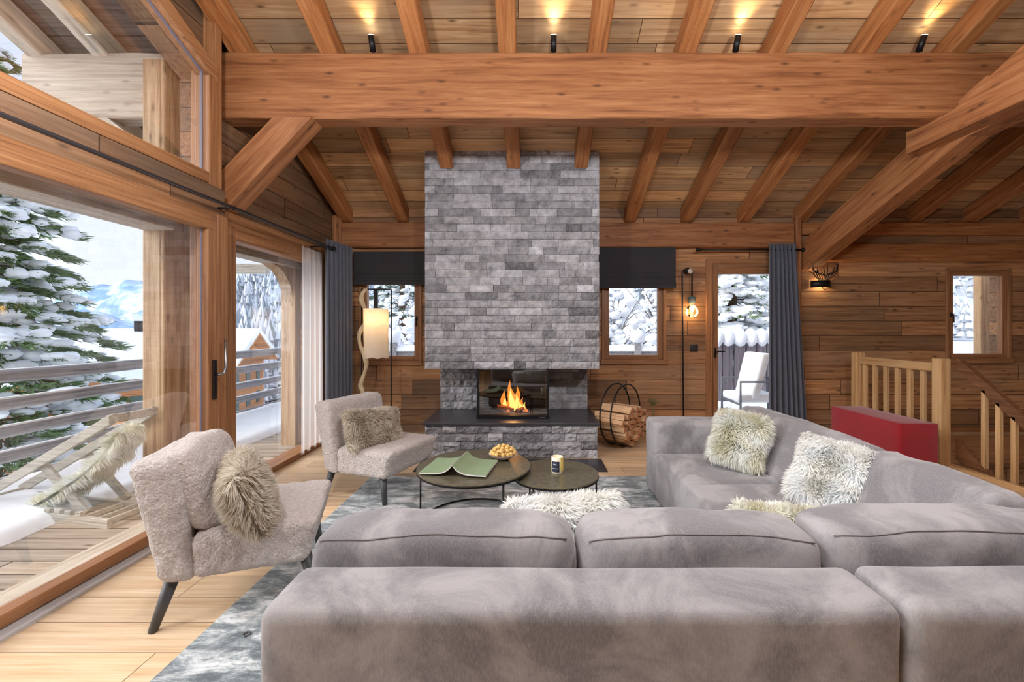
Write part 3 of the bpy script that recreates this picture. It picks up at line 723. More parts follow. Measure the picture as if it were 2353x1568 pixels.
# ---- fur
def fur_object(name, body, n, length, mat, parent=None, label=None, cat=None, group=None, comb=(0,0,-.3), width=.004, seed=1, curl=.35, local_M=None):
    V = np.array(body.v, float); F = []
    for f in body.f:
        if len(f) == 4: F += [(f[0],f[1],f[2]),(f[0],f[2],f[3])]
        else: F.append(f[:3])
    F = np.array(F); A, B, C_ = V[F[:,0]], V[F[:,1]], V[F[:,2]]
    nr = np.cross(B-A, C_-A); ar = np.linalg.norm(nr, axis=1)+1e-12; nr = nr/ar[:,None]
    rg = np.random.default_rng(seed); idx = rg.choice(len(F), n, p=ar/ar.sum())
    r1, r2 = np.sqrt(rg.random(n)), rg.random(n)
    P = (1-r1)[:,None]*A[idx]+(r1*(1-r2))[:,None]*B[idx]+(r1*r2)[:,None]*C_[idx]; N = nr[idx]
    cl = np.stack([np.sin(P[:,0]*38+seed)+np.sin(P[:,2]*31), np.sin(P[:,1]*35+2*seed)+np.cos(P[:,0]*29), np.sin(P[:,2]*41+seed)+np.cos(P[:,1]*27)], 1)*.5
    D = N+np.array(comb)+cl*curl+rg.normal(0, .18, (n,3)); D /= np.linalg.norm(D, axis=1)[:,None]
    L = length*(.6+.7*rg.random(n)); T = np.cross(D, rg.normal(0,1,(n,3))); T /= np.linalg.norm(T, axis=1)[:,None]
    droop = np.array([0,0,-.35]); w = width*(.7+.6*rg.random(n))[:,None]
    p1 = P+D*L[:,None]*.5; p2 = P+D*L[:,None]+droop*L[:,None]*.5+cl*L[:,None]*.25
    S = np.stack([P-T*w, P+T*w, p1-T*w*.8, p1+T*w*.8, p2], 1).reshape(-1, 3)
    base = len(body.v); b = (np.arange(n)*5+base)[:,None]
    q = np.hstack([b, b+1, b+3, b+2]).tolist(); t = np.hstack([b+2, b+3, b+4]).tolist()
    m = MB(); m.v = list(body.v)+[tuple(p) for p in S.tolist()]; m.f = list(body.f)+[tuple(x) for x in q]+[tuple(x) for x in t]; m.c = [None]*len(m.f)
    if local_M is not None: m.xf(local_M)
    return m.build(name, M[mat], parent, smooth=True, label=label, cat=cat, group=group)
def pillow_body(w, h, t, p=3.0, n=20):
    """pillow in its own xz plane, thickness along y"""
    m = MB(); vs = []; fs = []
    for s_ in (-1, 1):
        for j in range(n+1):
            for i in range(n+1):
                u, v = 2*i/n-1, 2*j/n-1
                th = t/2*((1-abs(u)**p)*(1-abs(v)**p))**.5
                cr = 1-.06*(1-u*u)*abs(v)-.0; cr2 = 1-.06*(1-v*v)*abs(u)
                vs.append((u*w/2*cr2, s_*th, v*h/2*cr))
    k = (n+1)**2; w_ = n+1
    for j in range(n):
        for i in range(n):
            a = j*w_+i; q = (a, a+1, a+w_+1, a+w_); fs.append(q); fs.append(tuple(k+x for x in q[::-1]))
    return m.add(vs, fs)
def fur_pillow(pos, w, h, t, rx, rz, ry, mat, label, n=9000, length=.045, seed=1, group=None, width=.0035):
    Mx = Matrix.Translation(pos) @ Matrix.Rotation(rad(rz),4,'Z') @ Matrix.Rotation(rad(rx),4,'X') @ Matrix.Rotation(rad(ry),4,'Y')
    b = pillow_body(w, h, t); b.xf(Mx)
    return fur_object('fur_pillow', b, n, length, mat, label=label, cat='cushion', group=group, seed=seed, width=width, comb=(0,0,-.25))
fur_pillow((1.475,3.03,.615), .33, .37, .15, -24, -34, 9, 'fur_cream', 'shaggy cream fur pillow against the sofa back, next to the armrest', 15000, .045, 3)
fur_pillow((1.665,2.36,.585), .38, .38, .14, -24, -50, 8, 'fur_white', 'bright white fur pillow leaning on the right sofa back', 16000, .04, 5)
fur_pillow((.14,1.80,.545), .50, .25, .16, -12, 4, -3, 'fur_white', 'long white fur pillow behind the two left foreground sofa cushions', 15000, .045, 8)
fur_pillow((1.06,1.84,.50), .36, .24, .14, -14, -6, 2, 'fur_cream', 'cream fur pillow peeking over the second foreground sofa cushion', 12000, .04, 12)
fur_pillow((-.22,1.78,.505), .24, .22, .10, -14, 4, 0, 'fur_white', 'small pale fur pillow mostly hidden behind the first foreground sofa cushion', 6000, .03, 15)
# ---- armchairs
def armchair(loc, rz, label, inner):
    t = empty('armchair', loc, label, 'armchair', rz=rz)
    W = .33
    def blob(m, poly, y0, y1, r, res=.018, bulge=.012, seed=0):
        """extruded rounded profile: poly of (x,z), closed"""
        pass
    def noise_(a, s): return lambda p: tuple(p+mn.noise_vector(p*s)*a+mn.noise_vector(p*s*3.3)*a*.5)
    nz = noise_(.0055, 26)
    # seat: bottom x -.30..+.30, front slants out to .37 at the top
    def fs(p):
        w = (p.z-.215)/(.43-.215); x = p.x
        if x > 0: x = x+.055*w*min(1, x/.25)
        z = p.z+(.014*(1-(p.y/W)**2)*(1-((p.x)/.34)**2) if w > .5 else 0)
        return nz(Vector((x, p.y, z)))
    m = MB(); m.rbox((-.19,-W+.004,.215),(.30,W-.004,.43), .04, .014, fs, 4); m.build('seat', M['boucle'], t, smooth=True)
    # back: leaning slab
    def fb(p):
        w = (p.z-.215)/(.785-.215); x = p.x-.12*w
        if p.x > -.235: x += .03*w-.0
        return nz(Vector((x, p.y*(1+.02*w), p.z-.03*((p.y/W)**2)*0)))
    m = MB(); m.rbox((-.315,-W,.21),(-.165,W,.79), .05, .014, fb, 4); m.build('backrest', M['boucle'], t, smooth=True)
    if inner:
        def fc(p):
            w = (p.z-.42)/(.80-.42); u = p.y/.30
            n = mn.noise_vector(p*7)*.018
            return nz(Vector((p.x-.13*w+.02*(1-u*u)+n.x, p.y+n.y*.5, p.z+.03*math.cos(u*PI*.5)*w+n.z*.6)))
        m = MB(); m.rbox((-.22,-.29,.425),(-.09,.31,.80), .055, .014, fc, 4); m.build('back_cushion', M['boucle'], t, smooth=True)
    for (x, y, sx, sy) in ((-.27,-.27,-.07,-.03),(-.27,.27,-.07,.03),(.285 if inner else .235,-.27,.06 if inner else .03,-.015),(.25,.27,.03,.015)):
        m = MB(); m.tube([(x,y,.235),(x+sx,y+sy,.013 if x > 0 else 0.001)], [.030,.019], 16); m.build('leg', M['legwood'], t, smooth=True)
    return t
def chair_pos(P0, yaw, a=.30, b=.33):
    u = Vector((math.cos(yaw), math.sin(yaw), 0)); v = Vector((-math.sin(yaw), math.cos(yaw), 0)); p = Vector((*P0, 0))+u*a+v*b; return (p.x, p.y, 0)
armchair(chair_pos((-1.70,1.95), rad(19)), rad(19), 'near cream boucle armchair in the left foreground, by the sliding window', True)
armchair(chair_pos((-1.70,3.50), rad(-20)), rad(-20), 'far cream boucle armchair in front of the floor lamp, left of the fireplace', False)
fur_pillow((-1.42,2.14,.585), .40, .33, .16, -20, 19+90+12, -6, 'fur_beige', 'beige fur pillow standing on the near armchair', 16000, .04, 21)
fur_pillow((-1.33,3.60,.565), .52, .31, .14, -22, 70-12, 6, 'fur_beige', 'beige fur pillow leaning in the far armchair', 14000, .03, 24)
# ---- coffee tables
def table(x, y, z, r, legs, label):
    t = empty('coffee_table', (x,y,.013), label, 'table', 'round coffee tables on the rug')
    m = MB(); m.lathe([(r-.004,z-.014),(r,z-.011),(r,z-.003),(r-.004,z)], (x,y,0), 96); m.build('table_top', M['ttop'], t)
    m = MB(); m.lathe([(r-.02,z-.022),(r+.0015,z-.022),(r+.0015,z-.010),(r-.02,z-.010)], (x,y,0), 96); m.build('top_rim', M['black'], t)
    m = MB(); m.tube([(x+(r-.012)*math.cos(a*PI/36), y+(r-.012)*math.sin(a*PI/36), .021) for a in range(72)], .0065, 8, closed=True); m.build('base_ring', M['black'], t, smooth=True)
    for a in legs:
        lx, ly = x+(r-.012)*math.cos(rad(a)), y+(r-.012)*math.sin(rad(a))
        m = MB(); m.tube([(lx,ly,.016),(lx,ly,z-.012)], .0065, 8); m.build('leg', M['black'], t, smooth=True)
table(-.412,3.06,.42,.402,(178,62,-54), 'larger and higher round bronze coffee table, carrying the book and bowl')
table(.165,3.02,.38,.305,(2,128,-122), 'smaller lower round bronze coffee table, carrying the candle')
# open book lying face down
bk = empty('open_book', (-.50,2.97,.421), 'open green softcover book lying face down on the larger table', 'book', rz=rad(-9))
def bookhalf(s_, off, th):
    m = MB(); n = 14; vs = []; 
    for j, y in enumerate((-.165,.165)):
        for i in range(n+1):
            t = i/n; x = s_*(.225*t+.004); z = .006+.062*math.exp(-t*5.2)*1.0+.006*t*(1 if s_ > 0 else .3)+off
            vs += [(x,y,z+th),(x,y,z)]
    k = 2*(n+1)
    fs = []
    for i in range(n):
        a = 2*i; fs += [(a, a+2, a+2+k, a+k), (a+1, a+1+k, a+3+k, a+3), (a, a+1, a+3, a+2), (a+k, a+2+k, a+3+k, a+1+k)]
    e = 2*n; fs += [(e, e+1, e+1+k, e+k), (0, k, k+1, 1)]
    return m.add(vs, fs)
for s_ in (-1,1):
    bookhalf(s_, .0085, .0022).build('cover', M['book'], bk, smooth=False)
    bookhalf(s_, 0, .0085).build('pages', M['paper'], bk)
# bowl of nuts
bw = MB(); bw.lathe([(.03,.0),(.045,.004),(.075,.018),(.104,.040),(.108,.044),(.101,.041),(.07,.022),(.03,.010),(.001,.009)], (-.215,3.20,.42), 40)
bw.build('bowl', M['ceramic'], None, smooth=True, label='shallow pale bowl heaped with golden nuts on the larger table', cat='bowl')
nutm = MB(); nutm.ball((0,0,0), (.0145,.0145,.0155), 12, 8, .12); n0 = None
spots = []
for (rr, zz, cnt) in ((.086,.052,15),(.055,.052,9),(.065,.073,11),(.03,.070,5),(.036,.088,6),(0,.101,1),(.0,.080,1)):
    for i in range(cnt):
        a = 2*PI*(i+.5*R.random())/cnt; spots.append((rr*math.cos(a), rr*math.sin(a), zz+.003*R.random()))
for i, (a, b, c_) in enumerate(spots):
    if n0 is None: n0 = nutm.build('nut', M['nut'], None, smooth=True, local=True, label='golden nut heaped in the pale bowl', cat='nut', group='golden nuts in the bowl'); o = n0
    else: o = n0.copy(); COL.objects.link(o)
    o.location = (-.215+a, 3.20+b, .42+c_); o.rotation_euler = (R.random()*3, R.random()*3, R.random()*3)
# candle
cd = empty('candle', (.18,3.02,.38), 'yellow candle in a white glass with a dark label, on the smaller table', 'candle')
M['cglass'] = plain('white_glass', srgb(238,232,206), .2); M['wax'] = plain('yellow_wax', srgb(240,214,110), .4, Subsurface_Weight=.2)
m = MB(); m.lathe([(.038,0),(.041,.003),(.042,.112),(.039,.114),(.038,.108),(.037,.085),(.001,.084)], (.18,3.02,.38), 36); m.build('glass', M['cglass'], cd, smooth=True)
m = MB(); m.lathe([(.001,.085),(.0375,.086),(.0375,.088),(.001,.089)], (.18,3.02,.38), 24); m.build('wax', M['wax'], cd)
M['clabel'] = plain('dark_label', srgb(44,48,66), .6); M['cprint'] = plain('label_print', srgb(170,176,200), .6)
def arcpatch(m, a0, a1, z0, z1, r):
    n = 10; vs = [(.18+r*math.cos(rad(a0+(a1-a0)*i/n)), 3.02+r*math.sin(rad(a0+(a1-a0)*i/n)), .38+z) for z in (z0, z1) for i in range(n+1)]
    m.add(vs, [(i, i+1, n+2+i, n+1+i) for i in range(n)])
m = MB(); arcpatch(m, -150, -72, .014, .088, .0428); lb = m.build('label', M['clabel'], cd)
m = MB(); arcpatch(m, -134, -100, .062, .072, .0432); m.build('label_print', M['cprint'], lb)
m = MB(); arcpatch(m, -142, -82, .036, .041, .0432); m.build('label_print', M['cprint'], lb)
m = MB(); arcpatch(m, -60, 20, .02, .112, .0428); m.build('yellow_band', M['wax'], cd)
# ---- log basket
bc = Vector((1.06,5.08,0)); by = rad(-42); ax = Vector((math.cos(by), math.sin(by), 0)); side = Vector((-ax.y, ax.x, 0))
lb_ = empty('log_basket', (1.06,5.08,0), 'black metal hoop basket of firewood on the floor right of the fireplace', 'log basket')
Rr = .345
for s_ in (-.07,.07):
    pts = [bc+ax*s_+side*(Rr*math.cos(a*PI/24))+Vector((0,0,Rr+.012+Rr*1.05*math.sin(a*PI/24)+.02)) for a in range(48)]
    m = MB(); m.tube(pts, .009, 8, closed=True); m.build('hoop', M['black'], lb_, smooth=True)
for a in (200,235,270,305,340):
    p = side*(Rr*math.cos(rad(a)))+Vector((0,0,Rr+.032+Rr*1.05*math.sin(rad(a)))); m = MB(); m.tube([bc+p-ax*.07, bc+p+ax*.07], .006, 6); m.build('cross_bar', M['black'], lb_, smooth=True)
k = 0
rl = random.Random(5)
for iz in range(8):
    for iy in range(-4, 5):
        yy = iy*.074+(.037 if iz % 2 else 0); zz = .075+iz*.064
        cc = math.hypot(yy, zz-(Rr+.03))
        if cc > Rr-.045 or zz > .53-.22*abs(yy-.0)*2: continue
        if iz >= 6 and not (-.2 < yy < .12): continue
        L = .38+rl.random()*.05; mm = log_mesh(.034*(1+.3*rl.random()), L, rl, rl.choice((3,4,4,5)))
        o = mm.build('firewood_log', [M['firewood'], M['firewood_end']], None, local=True, label='split firewood log stacked in the black hoop basket', cat='log', group='split logs in the hoop basket')
        for p in o.data.polygons:
            if abs(p.normal.x) > .9: p.material_index = 1
        o.location = bc+ax*(rl.random()-.5)*.06+side*yy+Vector((0,0,zz)); o.rotation_euler = (rl.random()*6, (rl.random()-.5)*.05, by+(rl.random()-.5)*.08); k += 1
# pine cone twig beside the basket
m = MB()
for i in range(60): m.tube([(1.52,5.35,.42),(1.52+(R.random()-.5)*.14,5.35+(R.random()-.5)*.1,.46+R.random()*.08)], .002, 4)
m.tube([(1.52,5.35,.0),(1.52,5.35,.44)], .006, 6); m.build('dry_twigs', plain('olive_twig', srgb(120,112,70), .8), None, label='small bundle of dry twigs standing behind the log basket', cat='twigs')
# ---- red bench
rbn = empty('bench', (3.65,4.5,0), 'long red felt bench in front of the stair railing', 'bench')
m = MB(); m.rbox((3.47,4.02,.05),(3.84,4.95,.50), .018, .1); m.build('seat', M['red'], rbn, smooth=True)
m = MB(); m.box((3.50,4.05,0),(3.81,4.92,.055)); m.build('plinth', M['black'], rbn)
# ---- stair railing
rg = empty('stair_railing', (4.2,4.8,0), 'pale oak railing with square balusters behind the red bench', 'railing')
def ob(name, a, b, mat, par, bv=.006):
    m = MB(); m.box(a, b); o = m.build(name, M[mat], par); bevel(o, bv); return o
ob('newel_post', (4.10,4.28,-.28),(4.21,4.38,1.095),'oakz',rg,.01); ob('newel_post', (4.10,5.38,-.1),(4.21,5.48,1.095),'oakz',rg,.01)
ob('handrail', (4.125,4.38,.955),(4.185,5.38,1.045),'oaky',rg); ob('bottom_rail', (4.13,4.38,.06),(4.18,5.38,.12),'oaky',rg)
for i in range(6): ob('baluster', (4.137,4.50+i*.158,.12),(4.173,4.55+i*.158,.955),'oakz',rg,.003)
for i in range(6): pass
sr = empty('stair_balustrade', (4.3,3.6,0), 'sloping railing of pale oak balusters going down the stairs at the right edge', 'railing')
def hz(y): return .99-.8*(4.13-y)
m = MB(); m.prism([(4.28,hz(4.28)-.12),(4.28,hz(4.28)),(2.2,hz(2.2)),(2.2,hz(2.2)-.12)], 'x', 4.262, 4.315); m.build('handrail', M['rail_dark'], sr, label='dark stained sloping handrail')
for i in range(9):
    y = 4.03-.125*i; zt = hz(y)-.115; ob('baluster', (4.262,y-.02,zt-.80),(4.298,y+.02,zt+.02),'oakz',sr,.003)
m = MB(); m.prism([(4.28,hz(4.28)-1.02),(4.28,hz(4.28)-.82),(2.2,hz(2.2)-.82),(2.2,hz(2.2)-1.02)], 'x', 4.255, 4.305); m.build('stringer', M['rail_dark'], sr)
st = empty('staircase', (4.9,3.4,-2.4), 'wooden stairs descending behind the pale railing', 'stairs')
for i in range(10):
    y = 4.25-.26*i; z = -.19*(i+1)
    ob('tread', (4.36,y-.27,z-.04),(5.3,y,z),'oaky',st)
# ---- curtains, rods, blinds
def curtain(name, p0, p1, z0, z1, folds, amp, mat, label, th=.0, spread=0, normal=(0,-1,0), nz=14, gather=None, rz_=None, cat='curtain'):
    p0, p1 = Vector(p0), Vector(p1); nrm = Vector(normal); nu = folds*12
    def f(u, v):
        s = u; e = p0.lerp(p1, s); dirn = (p1-p0).normalized()
        w = math.sin(u*folds*2*PI+.6*math.sin(u*9+v*1.5)); sp = 1+spread*(1-v)
        base = e+dirn*((s-(0 if spread else .5))*(p1-p0).length*(sp-1))
        z = z0+(z1-z0)*v
        return tuple(base+nrm*(w*amp*(.75+.25*(1-v)))+Vector((0,0,z)))
    m = MB(); m.grid(f, nu, nz); o = m.build(name, M[mat], None, smooth=True, label=label, cat=cat)
    sol = o.modifiers.new('thick', 'SOLIDIFY'); sol.thickness = .003
    return o
curtain('curtain', (3.13,5.64,0), (3.50,5.64,0), .02, 2.52, 7, .038, 'curtain', 'slate grey curtain hanging at the right of the back door', spread=.38)
curtain('curtain', (-2.43,5.02,0), (-2.37,5.64,0), .02, 2.46, 7, .04, 'curtain', 'slate grey curtain hanging in the back left corner beside the window', normal=(1,0,0))
sh = curtain('sheer_curtain', (-2.50,4.62,0), (-2.52,5.14,0), .03, 2.3, 4, .022, 'sheer', 'white sheer curtain gathered at the far end of the left window', normal=(1,0,0))
sh.modifiers.clear()
def rod(p0, p1, mat, label, r=.013, brs=()):
    t = empty('curtain_rod', p0, label, 'curtain rod')
    m = MB(); m.tube([p0, p1], r, 12); m.build('pole', M[mat], t, smooth=True)
    for p in (p0, p1):
        m = MB(); m.ball(p, .028, 12, 8); m.build('finial', M['black'], t, smooth=True)
    for a, b in brs:
        m = MB(); m.tube([a, b], .009, 8); m.ball(a, .018, 10, 6); m.build('bracket', M['black'], t, smooth=True)
rod((-2.38,-1.4,2.36), (-2.38,5.12,2.36), 'rod', 'long dark metal curtain rod running along the left window wall', .014, [((-2.38,3.40,2.36),(-2.62,3.40,2.36)),((-2.38,5.0,2.36),(-2.66,5.0,2.36)),((-2.38,.8,2.36),(-2.5,.8,2.36))])
rod((bx(1603,5.66),5.66,bz(574,5.66)), (3.60,5.66,bz(574,5.66)), 'black', 'short black curtain rod above the back door', .012, [((bx(1612,5.66),5.66,bz(574,5.66)),(bx(1612,5.66),5.78,bz(574,5.66)))])
def blind(x0, x1, z0, z1, label):
    t = empty('roman_blind', ((x0+x1)/2,5.70,z0), label, 'blind')
    m = MB(); m.rbox((x0,5.680,z0+.07),(x1,5.700,z1), .006, .2); m.build('fabric', M['blind'], t, smooth=True)
    for i, (a, b, y) in enumerate(((z0,z0+.06,5.655),(z0+.035,z0+.10,5.664),(z0+.075,z0+.145,5.672))):
        m = MB(); m.rbox((x0,y,a),(x1,y+.03,b), .012, .3); m.build('fold', M['blind'], t, smooth=True)
    m = MB(); m.box((x0,5.70,z1-.03),(x1,5.76,z1)); m.build('head_rail', M['black'], t)
blind(bx(812,5.68), -1.235, bz(655,5.68), bz(578,5.68), 'charcoal roman blind raised over the window left of the chimney')
blind(.79, bx(1553,5.68), bz(663,5.68), bz(569,5.68), 'charcoal roman blind raised over the window right of the chimney')
# ---- hanging bulb lamp on a cable
pl = empty('cable_lamp', (bx(1580,5.72),5.72,.0), 'bare filament bulb on a black cable looped over a hook by the back door', 'lamp')
X1, X2, ZH = bx(1571,5.70), bx(1590,5.70), bz(624,5.7)
m = MB(); m.tube([(X1,5.70,.02),(X1-.01,5.70,.9),(X1-.02,5.70,ZH-.05),(X1-.01,5.70,ZH+.01),((X1+X2)/2,5.70,ZH+.045),(X2-.005,5.70,ZH+.01),(X2,5.70,ZH-.05),(X2,5.70,bz(681,5.7))], .011, 8); m.build('cable', M['black'], pl, smooth=True)
m = MB(); m.tube([((X1+X2)/2,5.79,ZH),((X1+X2)/2,5.67,ZH)], [.028,.028], 20); m.build('wall_hook', M['black'], pl, smooth=True)
m = MB(); m.tube([((X1+X2)/2+.02,5.672,ZH+.0),((X1+X2)/2+.02,5.655,ZH)], .032, 20); m.build('hook_cap', M['ceramic'], pl, smooth=True)
zb = bz(681,5.7); m = MB(); m.lathe([(.012,0),(.045,-.01),(.05,-.03),(.05,-.095),(.03,-.10)][::-1], (X2,5.70,zb), 20); m.build('socket', M['concrete'], pl, smooth=True)
m = MB(); m.lathe([(.001,-.29),(.04,-.283),(.075,-.255),(.087,-.215),(.078,-.17),(.05,-.135),(.028,-.115),(.026,-.10)], (X2,5.70,zb), 24, cap=False); bb_ = m.build('bulb', M['clear'], pl, smooth=True)
m = MB(); m.tube([(X2+.035*math.sin(a*1.3)*(.5+.5*math.sin(a*.21)), 5.70+.03*math.cos(a*1.3), zb-.13-.11*a/24) for a in range(25)], .0032, 6); m.build('filament', M['fil'], bb_, smooth=True)
# switch
ob_ = MB(); ob_.rbox((bx(1585),5.768,bz(808)),(bx(1603),5.782,bz(792)), .004,.1); so = ob_.build('wall_switch', M['plastic'], None, smooth=True, label='small square charcoal wall switch left of the back door', cat='switch')
# ---- sconce
SX, SZ = bx(1895,5.68), bz(652,5.68)
sc = empty('wall_sconce', (SX,5.70,SZ-.06), 'black wrought iron wall sconce glowing warm beside the right curtain', 'wall lamp')
m = MB(); n = 20
prof = [(SX+.13*math.cos(PI+PI*i/n), 5.775+.10*math.sin(PI+PI*i/n)) for i in range(n+1)]
m.add([(a,b,SZ-.045) for a,b in prof]+[(a,b,SZ+.045) for a,b in prof], [(i,i+1,n+2+i,n+1+i) for i in range(n)]); o = m.build('band', M['black'], sc, smooth=True); s_ = o.modifiers.new('t','SOLIDIFY'); s_.thickness = .004
m = MB()
for i in range(9):
    a = -1+2*i/8; x = SX+a*.12
    m.tube([(x*.5+SX*.5,5.70,SZ+.045),(x,5.69,SZ+.10),(SX+a*.16,5.68,SZ+.14+.03*(i % 2)),(SX+a*.20,5.70,SZ+.17+.05*(i % 3))], [.006,.006,.005,.003], 6)
    m.tube([(x,5.69,SZ+.10),(x+.03*(1 if i % 2 else -1),5.68,SZ+.15)], [.005,.003], 6)
for s_ in (-1,1):
    m.tube([(SX,5.68,SZ+.10),(SX+s_*.07,5.67,SZ+.13),(SX+s_*.15,5.67,SZ+.16),(SX+s_*.17,5.68,SZ+.24),(SX+s_*.13,5.69,SZ+.29)], [.009,.009,.009,.007,.003], 6)
    m.tube([(SX+s_*.10,5.67,SZ+.14),(SX+s_*.11,5.67,SZ+.21)], [.007,.003], 6)
m.tube([(SX-.03,5.69,SZ-.045),(SX,5.67,SZ-.09),(SX+.03,5.69,SZ-.045)], .006, 6)
m.build('antler_ornament', M['black'], sc, smooth=True)
m = MB(); m.ball((SX,5.72,SZ), .022, 12, 8); m.build('bulb', M['bulb_e'], sc, smooth=True)
# ---- floor lamp
LX0, LX1, LY = bx(831,5.3), bx(899,5.3), 5.30
fl_ = empty('floor_lamp', ((LX0+LX1)/2,LY,0), 'driftwood floor lamp with a parchment shade behind the far armchair', 'floor lamp')
zt = bz(665,5.3)
for x in (LX0, LX1):
    m = MB(); m.tube([(x,LY,.0),(x,LY,zt)], .008, 8); m.build('frame_rod', M['black'], fl_, smooth=True)
m = MB(); m.tube([(LX0,LY,zt),(LX1,LY,zt)], .008, 8); m.build('frame_rod', M['black'], fl_, smooth=True)
m = MB(); m.box((LX0-.1,LY-.15,0),(LX1+.1,LY+.15,.02)); m.build('base', M['black'], fl_)
sxc = (bx(837,5.3)+bx(891,5.3))/2; z0_, z1_ = bz(822,5.3), bz(710,5.3)
m = MB(); m.box((sxc-.022,LY-.02,z1_-.02),(sxc+.022,LY+.02,zt)); m.build('strap', M['handle'], fl_)
def shf(u, v):
    a = 2*PI*u; r = .148+.004*math.sin(a*3+v*4)+.006*mn.noise(Vector((math.cos(a)*2, math.sin(a)*2, v*3))); return (sxc+r*math.cos(a), LY+r*math.sin(a)*.9, z0_+(z1_-z0_)*v+.008*math.sin(a*7)*(1 if v < .05 else 0))
m = MB(); m.grid(shf, 48, 16); m.build('lamp_shade', M['shade'], fl_, smooth=True)
m = MB(); m.ball((sxc,LY,z1_-.13), .018, 12, 8); m.build('bulb', M['bulb_e'], fl_, smooth=True)
pth = [(831,900),(826,885),(836,858),(842,838),(838,812),(829,790),(828,765),(840,745),(841,722),(832,700),(827,685),(834,668),(845,662)]
pts = []
pth = [(828,1010),(838,960),(830,925)]+pth
for i in range(len(pth)-1):
    for t in (0,.34,.67):
        a, b = pth[i], pth[i+1]; q0 = pth[max(0,i-1)]; q3 = pth[min(len(pth)-1,i+2)]
        def cr(k): return .5*((2*a[k])+(-q0[k]+b[k])*t+(2*q0[k]-5*a[k]+4*b[k]-q3[k])*t*t+(-q0[k]+3*a[k]-3*b[k]+q3[k])*t**3)
        px, py = cr(0), cr(1); pts.append((bx(px,5.26), 5.26+.03*math.sin(py*.03), max(.02, bz(py,5.26))))
rr = [.026+.006*math.sin(i*.7) for i in range(len(pts))]; rr[-1] = .012
m = MB(); m.tube(pts, rr, 10); m.build('driftwood_stem', M['drift'], fl_, smooth=True, label='wavy pale driftwood stem')
# ---- uplights on the big beam
for i, px in enumerate((857,1272,1690,2112)):
    x = (px-1222)*3.66/980; t = empty('uplight', (x,3.68,3.75), ['small black uplight on the big beam, leftmost of the four','small black uplight on the big beam above the chimney','small black uplight on the big beam, third from the left','small black uplight on the big beam, rightmost of the four'][i], 'spotlight', 'black uplights along the big beam')
    m = MB(); m.tube([(x,3.68,3.75),(x,3.66,3.785)], .012, 10); m.build('stem', M['black'], t, smooth=True)
    m = MB(); m.tube([(x,3.665,3.775),(x,3.61,3.885)], .025, 20); m.build('housing', M['black'], t, smooth=True)
    m = MB(); m.tube([(x,3.611,3.884),(x,3.609,3.888)], .022, 20); m.build('lens', M['spot_e'], t)
# ================================================================ OUTSIDE
m = MB(); m.box((-4.98,-3,-.20),(-2.80,9.2,-.055)); tag(m.build('deck', M['deck']), 'grey weathered board deck outside the left windows', 'deck')
def ds(u, v):
    y = -2.5+11.5*v; x = -4.9+(1.36+.05*mn.noise(Vector((0,y*1.3,0)))+.03*mn.noise(Vector((0,y*6,0))))*u
    e = min(1, u*12, (1-u)*14); return (x, y, -.054+.075*math.sqrt(max(0,e))+.012*mn.noise(Vector((x*2,y*2,0)))*e)
m = MB(); m.grid(ds, 30, 220); tag(m.build('deck_snow', M['snow'], None, smooth=True), 'layer of snow covering the outer half of the deck', 'snow', kind='stuff')
rl_ = empty('deck_railing', (-4.8,3,0), 'weathered railing of grey horizontal round logs along the snowy deck', 'railing')
def log_rail(z, r, x=-4.8):
    pts = [(x+.012*mn.noise(Vector((z*9,y*.8,1))), y, z+.02*mn.noise(Vector((z*7,y*.6,4)))) for y in [(-2.5+.35*i) for i in range(33)]]
    m = MB(); m.tube(pts, [r*(1+.08*mn.noise(Vector((y[1]*2,z*5,0)))) for y in pts], 10); return m, pts
for i, z in enumerate((.968,.71,.45,.225,-.01)):
    m, pts = log_rail(z, .062 if i == 0 else .055); ro = m.build('log_rail', M['railing'], rl_, smooth=True)
    if i < 4:
        s_ = MB(); s_.tube([(p[0], p[1], p[2]+.044) for p in pts], [.022+.008*mn.noise(Vector((p[1]*2,z,3))) for p in pts], 8); s_.build('snow_strip', M['snow'], ro, smooth=True)
for y in (-1.5,1.6,8.8):
    m = MB(); m.tube([(-4.92,y,-.25),(-4.92,y,1.0)], .07, 10); m.build('post', M['railing'], rl_, smooth=True)
# carport-like timber frame of the roof outside
def tbox(name, a, b, mat, label, cat='post'):
    m = MB(); m.box(a, b); o = m.build(name, M[mat]); bevel(o, .008); return tag(o, label, cat)
pm = MB(); pm.box((-3.17,3.47,-.06),(-3.02,3.80,3.60)); pm.box((-3.02,3.47,-.06),(-2.99,3.79,3.60)); p = pm.build('timber_post', M['exz']); bevel(p, .01); tag(p, 'big square timber post outside, right behind the sliding window', 'post')
tbox('timber_post', (-3.12,5.30,-.06), (-2.94,5.48,2.25), 'exz', 'timber post outside near the far end of the deck, beside the sheer curtain')
tbox('lintel_beam', (-3.17,-3,2.20), (-2.90,3.47,2.42), 'exy', 'weathered lintel beam outside above the sliding window', 'beam')
tbox('lintel_beam', (-3.12,3.80,2.15), (-2.92,5.9,2.45), 'exy', 'weathered lintel beam outside above the second left window', 'beam')
beam('purlin_end', (-4.33,3.71,3.47), (-2.88,3.71,3.47), .18, .55, 'exb', 'pale weathered beam end sticking out under the roof outside', 'beam')
for i, (x, w) in enumerate(((-2.99,.30),(-3.66,.14),(-4.22,.14))):
    y1 = 5.9 if i else 3.8; y1 = 6.6 if i else 3.62
    beam('outside_rafter', (x, y1, rb(y1)+.1-.02), (x, YR, rb(YR)+.1-.02), w, .2, 'exy' if 0 else 'exx', ['wide weathered rafter outside, right next to the upper window', 'middle weathered rafter outside under the roof overhang', 'outermost weathered rafter outside under the roof overhang'][i], 'rafter', 'weathered rafters outside')
